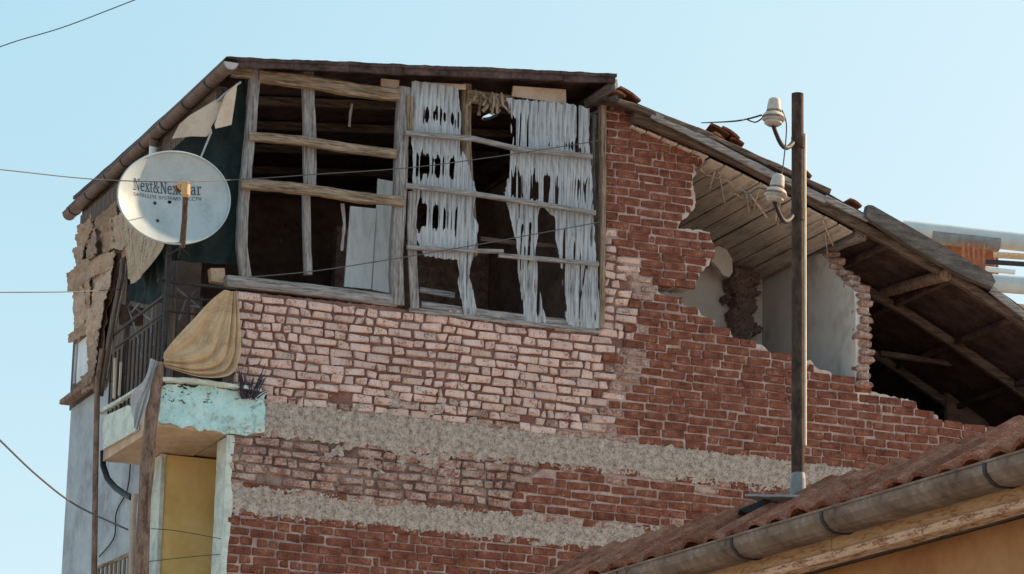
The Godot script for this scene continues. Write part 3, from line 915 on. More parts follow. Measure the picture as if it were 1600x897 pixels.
func gutter_run(called: String, parent: Node3D, p0: Vector3, p1: Vector3, r: float, side: Vector3, m: Material, bands: Array) -> MeshInstance3D:
	var ax := (p1 - p0).normalized()
	var sd := (side - ax * side.dot(ax)).normalized()
	var up := Vector3.UP
	var shell := func(g: Geo, ra: float, rb: float, s0: Vector3, s1: Vector3):
		var n := 14
		for i in n:
			var a0 := PI + PI * i / n
			var a1 := PI + PI * (i + 1) / n
			var d0 := sd * cos(a0) + up * sin(a0)
			var d1 := sd * cos(a1) + up * sin(a1)
			g.put(s0 + d0 * ra, s0 + d1 * ra, s1 + d1 * ra, d0, d1, d1, g.col, g.col, g.col)
			g.put(s0 + d0 * ra, s1 + d1 * ra, s1 + d0 * ra, d0, d1, d0, g.col, g.col, g.col)
			g.put(s0 + d0 * rb, s0 + d1 * rb, s1 + d1 * rb, -d0, -d1, -d1, g.col, g.col, g.col)
			g.put(s0 + d0 * rb, s1 + d1 * rb, s1 + d0 * rb, -d0, -d1, -d0, g.col, g.col, g.col)
			g.quad(s0 + d0 * ra, s0 + d1 * ra, s0 + d1 * rb, s0 + d0 * rb, -ax)
			g.quad(s1 + d0 * ra, s1 + d1 * ra, s1 + d1 * rb, s1 + d0 * rb, ax)
		for e in [sd, -sd]:
			g.quad(s0 + e * ra, s1 + e * ra, s1 + e * rb, s0 + e * rb, up)
	var g := Geo.new()
	shell.call(g, r, r - 0.003, p0, p1)
	# rolled rim
	g.tube([p0 - sd * r, p1 - sd * r], 0.007, 0.007, 8)
	var o := part(called, g, m, parent)
	for b in bands:
		var t: float = (b - p0.z) / (p1.z - p0.z)
		var c := p0.lerp(p1, t)
		var gb := Geo.new()
		shell.call(gb, r + 0.006, r - 0.0005, c - ax * 0.012, c + ax * 0.012)
		part("bracket", gb, M.iron, o)
	for e in [0, 1]:
		var gc := Geo.new()
		var c := p0 if e == 0 else p1
		var n2 := 12
		for i in n2:
			var a0 := PI + PI * i / n2
			var a1 := PI + PI * (i + 1) / n2
			gc.tri(c, c + (sd * cos(a0) + up * sin(a0)) * (r + 0.002), c + (sd * cos(a1) + up * sin(a1)) * (r + 0.002), -ax if e == 0 else ax)
			gc.tri(c + ax * 0.004, c + ax * 0.004 + (sd * cos(a0) + up * sin(a0)) * (r + 0.002), c + ax * 0.004 + (sd * cos(a1) + up * sin(a1)) * (r + 0.002), ax if e == 0 else -ax)
		part("end_cap", gc, M.cap, o)
	return o

# ---------------------------------------------------------------- window
func bar(called: String, path: Array, w: float, h: float, m: Material, parent: Node, side := Vector3.RIGHT, wob := 0.055) -> MeshInstance3D:
	var g := Geo.new()
	g.timber(path, w, h, side, wob, rng, 5)
	return part(called, g, m, parent)

func build_window(house: Node3D) -> void:
	var fr := Node3D.new()
	fr.name = "window"
	house.add_child(fr)
	var U := Vector3.UP
	bar("post", [Vector3(0.073, 10.471, -0.045), Vector3(0.058, 9.948, -0.045), Vector3(0.040, 9.635, -0.045), Vector3(0.024, 9.266, -0.045), Vector3(0.027, 8.970, -0.045), Vector3(0.085, 8.656, -0.045)], 0.085, 0.08, M.grey_y, fr)
	bar("post", [Vector3(0.545, 10.540, -0.100), Vector3(0.582, 10.065, -0.100), Vector3(0.611, 9.504, -0.100)], 0.105, 0.06, M.grey_y, fr)
	bar("post", [Vector3(0.581, 9.502, -0.110), Vector3(0.602, 9.140, -0.110), Vector3(0.627, 8.819, -0.110)], 0.062, 0.06, M.grey_y, fr)
	bar("post", [Vector3(1.374, 10.503, -0.030), Vector3(1.367, 10.073, -0.030), Vector3(1.372, 9.604, -0.030), Vector3(1.353, 9.054, -0.030), Vector3(1.379, 8.633, -0.030)], 0.105, 0.10, M.grey_y, fr)
	bar("post", [Vector3(1.466, 9.604, 0.020), Vector3(1.465, 9.329, 0.020), Vector3(1.489, 8.950, 0.020), Vector3(1.518, 8.617, 0.020)], 0.075, 0.03, M.grey_y, fr)
	bar("post", [Vector3(1.406, 10.424, 0.030), Vector3(1.422, 10.120, 0.030)], 0.05, 0.03, M.tan_y, fr)
	bar("post", [Vector3(1.964, 10.649, -0.120), Vector3(1.975, 10.099, -0.120), Vector3(2.023, 9.658, -0.120), Vector3(2.067, 9.165, -0.120)], 0.085, 0.07, M.tan_y, fr)
	bar("post", [Vector3(3.168, 10.602, 0.000), Vector3(3.184, 9.839, 0.000), Vector3(3.188, 9.111, 0.000), Vector3(3.192, 8.645, 0.000)], 0.045, 0.09, M.tan_y, fr)
	bar("post", [Vector3(3.151, 10.548, -0.120), Vector3(3.137, 10.090, -0.120), Vector3(3.193, 9.701, -0.120)], 0.03, 0.05, M.grey_y, fr)
	bar("rail", [Vector3(-0.129, 10.426, -0.030), Vector3(0.036, 10.434, -0.030)], 0.07, 0.09, M.tan_x, fr, Vector3.BACK)
	bar("rail", [Vector3(0.097, 10.421, -0.030), Vector3(0.525, 10.434, -0.030), Vector3(0.974, 10.422, -0.030), Vector3(1.337, 10.436, -0.030)], 0.09, 0.105, M.tan_x, fr, Vector3.BACK)
	bar("rail", [Vector3(0.029, 9.888, 0.000), Vector3(0.481, 9.913, 0.000), Vector3(0.871, 9.907, 0.000), Vector3(1.310, 9.913, 0.000)], 0.06, 0.075, M.tan_x, fr, Vector3.BACK)
	bar("rail", [Vector3(-0.032, 9.471, 0.030), Vector3(0.323, 9.492, 0.030), Vector3(0.654, 9.498, 0.030), Vector3(0.988, 9.488, 0.030), Vector3(1.381, 9.508, 0.030)], 0.07, 0.085, M.tan_x, fr, Vector3.BACK, 0.09)
	bar("rail", [Vector3(1.959, 10.541, -0.100), Vector3(2.379, 10.545, -0.100)], 0.06, 0.11, M.tan_x, fr, Vector3.BACK)
	bar("rail", [Vector3(1.362, 10.084, 0.070), Vector3(1.973, 10.120, 0.070), Vector3(2.350, 10.089, 0.070), Vector3(3.053, 10.113, 0.070)], 0.035, 0.042, M.grey_x, fr, Vector3.BACK)
	bar("rail", [Vector3(1.378, 9.634, 0.070), Vector3(1.987, 9.644, 0.070), Vector3(3.093, 9.624, 0.070)], 0.035, 0.042, M.grey_x, fr, Vector3.BACK)
	bar("rail", [Vector3(1.417, 9.117, 0.060), Vector3(1.779, 9.135, 0.060), Vector3(2.269, 9.186, 0.060)], 0.03, 0.035, M.grey_x, fr, Vector3.BACK)
	bar("rail", [Vector3(2.224, 9.144, 0.075), Vector3(2.691, 9.165, 0.075), Vector3(3.129, 9.181, 0.075)], 0.03, 0.037, M.grey_x, fr, Vector3.BACK)
	bar("rail", [Vector3(2.143, 9.331, -0.150), Vector3(2.433, 9.335, -0.150), Vector3(2.854, 9.355, -0.150)], 0.03, 0.035, M.dark_x, fr, Vector3.BACK)
	bar("rail", [Vector3(1.616, 8.825, -0.150), Vector3(1.929, 8.814, -0.150)], 0.03, 0.05, M.grey_x, fr, Vector3.BACK)
	bar("sill", [Vector3(-0.095, 8.660, -0.040), Vector3(0.083, 8.666, -0.040), Vector3(0.713, 8.673, -0.040), Vector3(1.370, 8.667, -0.040)], 0.10, 0.095, M.grey_x, fr, Vector3.BACK)
	bar("sill", [Vector3(1.583, 8.662, -0.050), Vector3(2.180, 8.657, -0.050), Vector3(2.874, 8.663, -0.050), Vector3(3.202, 8.657, -0.050)], 0.12, 0.06, M.grey_x, fr, Vector3.BACK)
	bar("sill", [Vector3(1.477, 8.603, 0.010), Vector3(2.157, 8.609, 0.010), Vector3(3.176, 8.614, 0.010)], 0.03, 0.04, M.grey_x, fr, Vector3.BACK)
	# patch boards above the rails
	for q in [[PackedVector2Array([Vector2(2.366, 10.676), Vector2(2.849, 10.713), Vector2(2.858, 10.583), Vector2(2.357, 10.584)]), M.panel], [PackedVector2Array([Vector2(1.180, 10.567), Vector2(1.339, 10.574), Vector2(1.337, 10.495), Vector2(1.183, 10.495)]), M.panel], [PackedVector2Array([Vector2(1.517, 10.586), Vector2(1.936, 10.625), Vector2(1.938, 10.580), Vector2(1.518, 10.541)]), M.panel]]:
		var g := Geo.new()
		g.plate(q[0], func(p): return Vector3(p.x, p.y, -0.05), Vector3(0, 0, -0.02))
		part("patch_board", g, q[1], fr)
	# splinters and rags that hang from the head of the frame
	for k in 12:
		var s: Vector3 = Vector3(1.974, 10.582, -0.040) + Vector3(rng.randf_range(0.0, 0.3), rng.randf_range(-0.05, 0.01), rng.randf_range(-0.02, 0.06))
		var g := Geo.new()
		g.timber([s, s + Vector3(rng.randf_range(-0.07, 0.07), -rng.randf_range(0.02, 0.1), 0.01), s + Vector3(rng.randf_range(-0.1, 0.1), -rng.randf_range(0.08, 0.19), 0.0)], 0.022, 0.008, Vector3.RIGHT, 0.4, rng, 2)
		part("splinter", g, M.tan_y, fr)
	var hs := Geo.new()
	hs.timber([Vector3(0.883, 9.448, -0.060), Vector3(0.907, 9.276, -0.060), Vector3(0.893, 9.046, -0.060)], 0.025, 0.012, Vector3.RIGHT, 0.3, rng, 4)
	part("splinter", hs, M.grey_y, fr)
	hs = Geo.new()
	hs.timber([Vector3(0.982, 10.360, -0.200), Vector3(0.969, 10.258, -0.200), Vector3(0.968, 10.158, -0.200)], 0.02, 0.012, Vector3.RIGHT, 0.3, rng, 3)
	part("splinter", hs, M.grey_y, fr)

func build_sheets() -> void:
	# torn grey sheets hanging in the right half of the window
	var nv := noise(201, 1.0, 3)
	var defs := [
		[PackedVector2Array([Vector2(1.418, 10.559), Vector2(1.687, 10.571), Vector2(1.848, 10.566), Vector2(1.865, 10.406), Vector2(1.882, 10.213), Vector2(1.888, 10.035), Vector2(1.962, 9.878), Vector2(2.037, 9.678), Vector2(2.019, 9.509), Vector2(2.058, 9.349), Vector2(2.030, 9.152), Vector2(1.988, 9.010), Vector2(2.041, 8.798), Vector2(2.091, 8.624), Vector2(1.944, 8.606), Vector2(1.901, 8.890), Vector2(1.883, 9.084), Vector2(1.736, 9.066), Vector2(1.588, 9.080), Vector2(1.516, 9.213), Vector2(1.466, 9.656), Vector2(1.438, 10.150)]),
		[[1.521, 10.183, 1.872, 10.385, 0.58], [1.466, 9.710, 1.864, 9.988, 0.66], [1.492, 9.259, 1.878, 9.561, 0.62], [1.505, 9.092, 1.860, 9.190, 0.45], [1.888, 8.637, 2.063, 9.658, 0.10]], "long torn grey sheet with ragged slits hanging beside the middle window post"],
		[PackedVector2Array([Vector2(2.284, 10.540), Vector2(2.412, 10.541), Vector2(2.559, 10.557), Vector2(2.912, 10.568), Vector2(3.043, 10.559), Vector2(3.058, 10.124), Vector2(3.098, 9.651), Vector2(3.130, 9.264), Vector2(3.179, 8.637), Vector2(3.027, 8.630), Vector2(2.874, 8.651), Vector2(2.831, 9.004), Vector2(2.751, 9.427), Vector2(2.736, 9.559), Vector2(2.641, 9.635), Vector2(2.584, 9.583), Vector2(2.582, 9.195), Vector2(2.650, 8.817), Vector2(2.689, 8.635), Vector2(2.493, 8.611), Vector2(2.438, 8.956), Vector2(2.406, 9.283), Vector2(2.337, 9.484), Vector2(2.284, 9.711), Vector2(2.319, 9.927), Vector2(2.336, 10.153)]),
		[[2.298, 10.042, 2.502, 10.440, 0.40], [2.596, 10.123, 3.052, 10.229, 0.30], [2.801, 10.110, 2.952, 10.286, 0.70], [2.312, 9.621, 3.081, 9.965, 0.42], [2.609, 9.611, 2.793, 9.967, 0.62], [2.422, 8.644, 2.677, 9.534, 0.28], [2.748, 8.648, 3.178, 9.549, 0.30]], "wide torn grey sheet hanging in the window against the red brick wall"]]
	var si := 0
	for df in defs:
		var poly: PackedVector2Array = df[0]
		var boxes: Array = df[1]
		var lo := Vector2(99, 99)
		var hi := Vector2(-99, -99)
		for p in poly:
			lo = lo.min(p); hi = hi.max(p)
		var f := func(u, q):
			var e: float = poly_dist(Vector2(u, q), poly) + nv.get_noise_2d(u * 16.0 + si * 50, q * 5.0) * 0.018
			var dens := 0.0
			for bx in boxes:
				if u > bx[0] and u < bx[2] and q > bx[1] and q < bx[3]:
					var inn: float = minf(minf(u - bx[0], bx[2] - u) / 0.03, minf(q - bx[1], bx[3] - q) / 0.08)
					dens = maxf(dens, lerpf(0.0, bx[4], clampf(inn, 0, 1)))
			var s: float = nv.get_noise_2d(u * 15.0 + 7.0 + si * 30, q * 0.4 + u * 0.5) + 0.20 * nv.get_noise_2d(u * 45.0, q * 1.6)
			var hole: float = (s + 0.56 - dens * 0.85) * 0.05
			var slit: float = (absf(nv.get_noise_2d(u * 11.0 + 3.0 + si * 20, q * 0.42 + u * 0.8)) - dens * 0.17) * 0.04
			return minf(e, minf(hole, slit))
		var p3 := func(u, q):
			return Vector3(u, q, 0.02 + nv.get_noise_2d(u * 7.0, q * 0.6) * 0.03 + nv.get_noise_2d(u * 36.0, q * 1.2) * 0.014)
		var g := Geo.new()
		g.sheet(f, p3, Rect2(lo - Vector2(0.02, 0.02), hi - lo + Vector2(0.04, 0.04)), int((hi.x - lo.x) * 130), int((hi.y - lo.y) * 75), Vector3(0, 0, -0.004))
		solo("torn_sheet", g, M.rag, df[2], "sheet")
		si += 1
	# white boards that lean inside the open half of the window
	var wi := 0
	for q in [[PackedVector2Array([Vector2(1.112, 9.567), Vector2(1.340, 9.574), Vector2(1.320, 8.874), Vector2(1.083, 8.867)]), "white grooved board leaning inside window beside a gap, the wider of two"], [PackedVector2Array([Vector2(1.353, 9.844), Vector2(1.526, 9.834), Vector2(1.560, 8.859), Vector2(1.337, 8.876), Vector2(1.351, 9.576)]), "tall white board leaning inside the window against the thick middle post"]]:
		var g := Geo.new()
		g.plate(q[0], func(p): return Vector3(p.x, p.y, -0.5 - 0.02 * wi), Vector3(0, 0, -0.02))
		solo("white_board", g, M.white, q[1], "board")
		wi += 1

# ---------------------------------------------------------------- balcony
func build_balcony(house: Node3D) -> void:
	var b := Node3D.new()
	b.name = "balcony"
	house.add_child(b)
	slab("slab", Vector3(-0.60, 7.41, -1.58), Vector3(-0.004, 7.72, -0.004), M.soffit, b)
	# blue green render on the slab edge, flaked along the bottom
	var nf := noise(301, 6.0, 4)
	var front := PackedVector2Array([Vector2(-0.631, 7.734), Vector2(-0.186, 7.762), Vector2(0.082, 7.761), Vector2(0.260, 7.759), Vector2(0.271, 7.635), Vector2(0.269, 7.446), Vector2(0.099, 7.397), Vector2(-0.168, 7.400), Vector2(-0.382, 7.418), Vector2(-0.568, 7.440), Vector2(-0.623, 7.475)])
	var g := Geo.new()
	g.sheet(func(u, q): return minf(poly_dist(Vector2(u, q), front) + nf.get_noise_2d(u * 0.8, q * 0.8) * 0.035, (absf(nf.get_noise_2d(u * 0.45 + 4.0, q * 1.1)) - 0.025) * 0.3 if q > 7.60 else 1.0), func(u, q): return Vector3(u, q, 0.022 + nf.get_noise_2d(u * 1.5, q * 1.5) * 0.012), Rect2(-0.66, 7.35, 0.98, 0.46), 180, 88, Vector3(0, 0, -0.024))
	part("render_coat", g, M.teal, b)
	# pale flaked underlayer
	g = Geo.new()
	g.sheet(func(u, q): return minf(poly_dist(Vector2(u, q), front), -0.01 + nf.get_noise_2d(u * 3.0, q * 3.0) * 0.14 - absf(q - 7.45 + u * 0.03) * 0.6 + u * 0.12), func(u, q): return Vector3(u, q, 0.036 + nf.get_noise_2d(u * 1.5, q * 1.5) * 0.010), Rect2(-0.66, 7.35, 0.98, 0.46), 90, 44, Vector3(0, 0, -0.006))
	part("flaked_patch", g, M.palewash, b)
	g = Geo.new()
	g.timber([Vector3(-0.639, 7.770, 0.030), Vector3(-0.354, 7.792, 0.030), Vector3(0.031, 7.783, 0.030), Vector3(0.209, 7.771, 0.030)], 0.12, 0.035, Vector3.BACK, 0.25, rng, 6)
	part("coping", g, M.palewash, b)
	var sidep := PackedVector2Array([Vector2(-1.597, 7.784), Vector2(-0.825, 7.737), Vector2(-0.556, 7.647), Vector2(-0.525, 7.473), Vector2(-1.503, 7.495)])
	g = Geo.new()
	g.plate(sidep, func(p): return Vector3(-0.625, p.y, p.x), Vector3(0.02, 0, 0))
	part("render_coat", g, M.palewash, b)
	g = Geo.new()
	g.timber([Vector3(-0.610, 7.840, -1.679), Vector3(-0.610, 7.820, -0.673), Vector3(-0.610, 7.797, -0.086)], 0.06, 0.03, Vector3.RIGHT, 0.15, rng, 4)
	part("coping", g, M.palewash, b)
	# loggia below: rear wall, jamb plaster, painted corner
	slab("loggia_wall", Vector3(-0.235, 4.6, -1.08), Vector3(1.2, 7.40, -1.0), M.yellow, b)
	slab("loggia_floor", Vector3(-0.6, 4.4, -1.58), Vector3(-0.004, 4.6, -0.004), M.soffit, b)
	var nj := noise(305, 5.0, 3)
	g = Geo.new()
	g.sheet(func(u, q): return minf(u + 0.30, 0.008 - u + nj.get_noise_1d(q * 0.5) * 0.025), func(u, q): return Vector3(-0.016 + nj.get_noise_2d(u * 2.0, q) * 0.004, q, u), Rect2(-0.30, 5.9, 0.36, 1.495), 24, 100, Vector3(0.014, 0, 0))
	part("jamb_plaster", g, M.palewash, b)
	g = Geo.new()
	g.sheet(func(u, q): return minf(u + 0.035, 0.012 - u + nj.get_noise_1d(q * 0.45) * 0.04), func(u, q): return Vector3(u, q, 0.012 + nj.get_noise_2d(u * 2.0, q * 2.0) * 0.006), Rect2(-0.04, 5.9, 0.12, 1.495), 12, 100, Vector3(0, 0, -0.02))
	part("jamb_plaster", g, M.palewash, b)
	slab("corner_plaster", Vector3(-0.27, 4.6, -1.42), Vector3(-0.236, 7.40, -0.985), M.palewash, b)
	# upper room wall behind the balcony
	slab("room_wall", Vector3(-0.2, 7.73, -1.1), Vector3(0.0, 10.2, -1.02), M.brown_wall, b)
	slab("room_wall", Vector3(-0.2, 7.73, -2.4), Vector3(-0.12, 10.2, -1.11), M.dark_y, b)
	# railing
	var r := Node3D.new()
	r.name = "railing"
	b.add_child(r)
	var tb := func(called: String, path: Array, rad: float):
		var gg := Geo.new()
		gg.tube(path, rad, rad, 8)
		part(called, gg, M.iron, r)
	tb.call("post", [Vector3(-0.6, 7.73, 0.0), Vector3(-0.6, 8.95, 0.0)], 0.018)
	tb.call("top_rail", [Vector3(-0.600, 8.480, 0.058), Vector3(-0.600, 8.474, -0.770), Vector3(-0.600, 8.465, -1.586)], 0.014)
	tb.call("lower_rail", [Vector3(-0.600, 8.338, 0.082), Vector3(-0.600, 8.336, -1.391)], 0.010)
	tb.call("top_rail", [Vector3(-0.673, 8.590, 0.000), Vector3(-0.105, 8.596, 0.000)], 0.013)
	tb.call("lower_rail", [Vector3(-0.582, 8.474, 0.000), Vector3(-0.110, 8.479, 0.000)], 0.009)
	tb.call("lower_rail", [Vector3(-0.575, 8.349, 0.000), Vector3(-0.126, 8.350, 0.000)], 0.009)
	for k in 13:
		var z := -0.08 - k * 0.118
		tb.call("baluster", [Vector3(-0.6, 7.73, z), Vector3(-0.6, 8.30, z)], 0.008)
	for k in 5:
		var x := -0.5 + k * 0.1
		tb.call("baluster", [Vector3(x, 7.73, 0.0), Vector3(x, 8.5, 0.0)], 0.008)

func build_side(house: Node3D) -> void:
	slab("side_wall", Vector3(-0.25, 0, -4.0), Vector3(-0.15, 7.70, -1.42), M.blue, house)
	slab("side_wall", Vector3(-0.25, 7.70, -4.0), Vector3(-0.15, 8.36, -2.75), M.blue, house)
	slab("side_wall", Vector3(-0.24, 7.70, -2.74), Vector3(-0.12, 8.36, -2.42), M.dark_y, house)
	slab("side_wall", Vector3(-0.24, 8.37, -4.10), Vector3(-0.12, 10.2, -2.42), M.dark_y, house)
	var g := Geo.new()
	g.timber([Vector3(-0.320, 8.409, -3.970), Vector3(-0.320, 8.408, -2.913)], 0.10, 0.05, Vector3.RIGHT, 0.1, rng, 4)
	part("ledge", g, M.rust, house)
	var cl := Node3D.new()
	cl.name = "scrap_cladding"
	house.add_child(cl)
	var polys := [
		[Vector2(-3.969, 9.975), Vector2(-3.192, 9.952), Vector2(-3.230, 9.831), Vector2(-3.465, 9.769), Vector2(-3.900, 9.844)], [Vector2(-3.918, 9.830), Vector2(-3.464, 9.763), Vector2(-3.545, 9.651), Vector2(-3.802, 9.574)], [Vector2(-3.227, 9.919), Vector2(-2.588, 9.942), Vector2(-2.596, 9.775), Vector2(-2.911, 9.753), Vector2(-3.173, 9.853)],
		[Vector2(-3.436, 9.726), Vector2(-3.104, 9.812), Vector2(-2.976, 9.569), Vector2(-3.325, 9.587)], [Vector2(-3.059, 9.789), Vector2(-2.616, 9.774), Vector2(-2.488, 9.511), Vector2(-2.972, 9.551)], [Vector2(-2.636, 9.779), Vector2(-2.398, 9.767), Vector2(-2.239, 9.532), Vector2(-2.280, 9.438), Vector2(-2.507, 9.510)],
		[Vector2(-3.822, 9.567), Vector2(-3.351, 9.611), Vector2(-3.273, 9.428), Vector2(-3.486, 9.358), Vector2(-3.809, 9.402)], [Vector2(-3.347, 9.593), Vector2(-2.520, 9.473), Vector2(-2.611, 9.332), Vector2(-3.208, 9.407)], [Vector2(-3.877, 9.423), Vector2(-3.467, 9.366), Vector2(-3.363, 9.153), Vector2(-3.483, 9.033), Vector2(-3.812, 9.003)],
		[Vector2(-3.275, 9.434), Vector2(-2.531, 9.325), Vector2(-2.614, 9.137), Vector2(-2.776, 9.052), Vector2(-3.248, 9.093)], [Vector2(-3.481, 9.334), Vector2(-3.245, 9.386), Vector2(-3.249, 9.099), Vector2(-3.337, 9.024)], [Vector2(-3.291, 9.102), Vector2(-2.797, 9.056), Vector2(-2.942, 8.770), Vector2(-3.224, 8.766)],
		[Vector2(-3.812, 9.003), Vector2(-3.316, 9.020), Vector2(-3.336, 8.919), Vector2(-3.773, 8.918)], [Vector2(-3.247, 8.777), Vector2(-2.940, 8.764), Vector2(-2.957, 8.542), Vector2(-3.208, 8.478)], [Vector2(-3.250, 8.487), Vector2(-2.935, 8.532), Vector2(-2.980, 8.351), Vector2(-3.264, 8.350)]]
	var nk := noise(330, 3.0, 4)
	var back := PackedVector2Array([Vector2(-4.043, 10.093), Vector2(-3.268, 9.985), Vector2(-2.533, 9.920), Vector2(-2.247, 9.422), Vector2(-2.553, 9.390), Vector2(-2.845, 9.052), Vector2(-3.002, 8.623), Vector2(-3.109, 8.345), Vector2(-3.768, 8.547)])
	g = Geo.new()
	g.col = Color(0.8, 0.72, 0.68)
	g.sheet(func(u, q): return poly_dist(Vector2(u, q), back) + nk.get_noise_2d(u * 1.5, q * 1.5) * 0.03, func(u, q): return Vector3(-0.262 + absf(nk.get_noise_2d(u * 1.2, q * 1.2)) * -0.06, q, u), Rect2(-4.4, 8.2, 2.5, 1.9), 90, 80, Vector3(0.004, 0, 0))
	part("torn_lining", g, M.scrap, cl)
	for k in polys.size():
		var pl := PackedVector2Array(polys[k])
		var mid := Vector2.ZERO
		for p in pl:
			mid += p / pl.size()
		var ta := rng.randf_range(-0.12, 0.12)
		var tb := rng.randf_range(-0.08, 0.08)
		var xo := -0.285 - 0.008 * (k % 4)
		g = Geo.new()
		g.col = Color(1, 1, 1).lerp(Color(0.95, 0.86, 0.74), rng.randf()) * rng.randf_range(0.6, 1.2)
		for i in pl.size():
			pl[i] = mid + (pl[i] - mid) * 1.10
		var lo := Vector2(99, 99)
		var hi := Vector2(-99, -99)
		for p in pl:
			lo = lo.min(p); hi = hi.max(p)
		g.sheet(func(u, q): return poly_dist(Vector2(u, q), pl) + nk.get_noise_2d(u * 4.0 + k, q * 4.0) * 0.006, func(u, q): return Vector3(xo - absf(ta) * 0.25 + (u - mid.x) * ta + (q - mid.y) * tb - 0.02 - absf(nk.get_noise_2d(u * 2.0 + k * 3.0, q * 2.0)) * 0.05, q, u), Rect2(lo - Vector2(0.02, 0.02), hi - lo + Vector2(0.04, 0.04)), 30, 30, Vector3(0.006, 0, 0))
		part("board", g, M.scrap, cl)
	# pale shutter and its frame in the side wall
	var sh := PackedVector2Array([Vector2(-3.721, 8.902), Vector2(-3.349, 8.911), Vector2(-3.315, 8.536), Vector2(-3.687, 8.529)])
	g = Geo.new()
	g.plate(sh, func(p): return Vector3(-0.30, p.y, p.x), Vector3(0.02, 0, 0))
	var shutter := part("shutter", g, M.white, house)
	g = Geo.new()
	g.timber([Vector3(-0.300, 8.898, -3.719), Vector3(-0.300, 8.534, -3.728)], 0.03, 0.05, Vector3.RIGHT, 0.1, rng, 3)
	part("frame", g, M.blue, shutter)
	# white downpipe stub under the gutter
	g = Geo.new()
	g.tube([Vector3(-0.260, 10.290, -1.717), Vector3(-0.260, 10.235, -1.745)], 0.045, 0.045, 14)
	part("outlet", g, M.gutter, house)
	g = Geo.new()
	g.tube([Vector3(-0.260, 10.229, -1.744), Vector3(-0.260, 10.036, -1.730)], 0.038, 0.038, 14)
	part("downpipe", g, M.white, house)

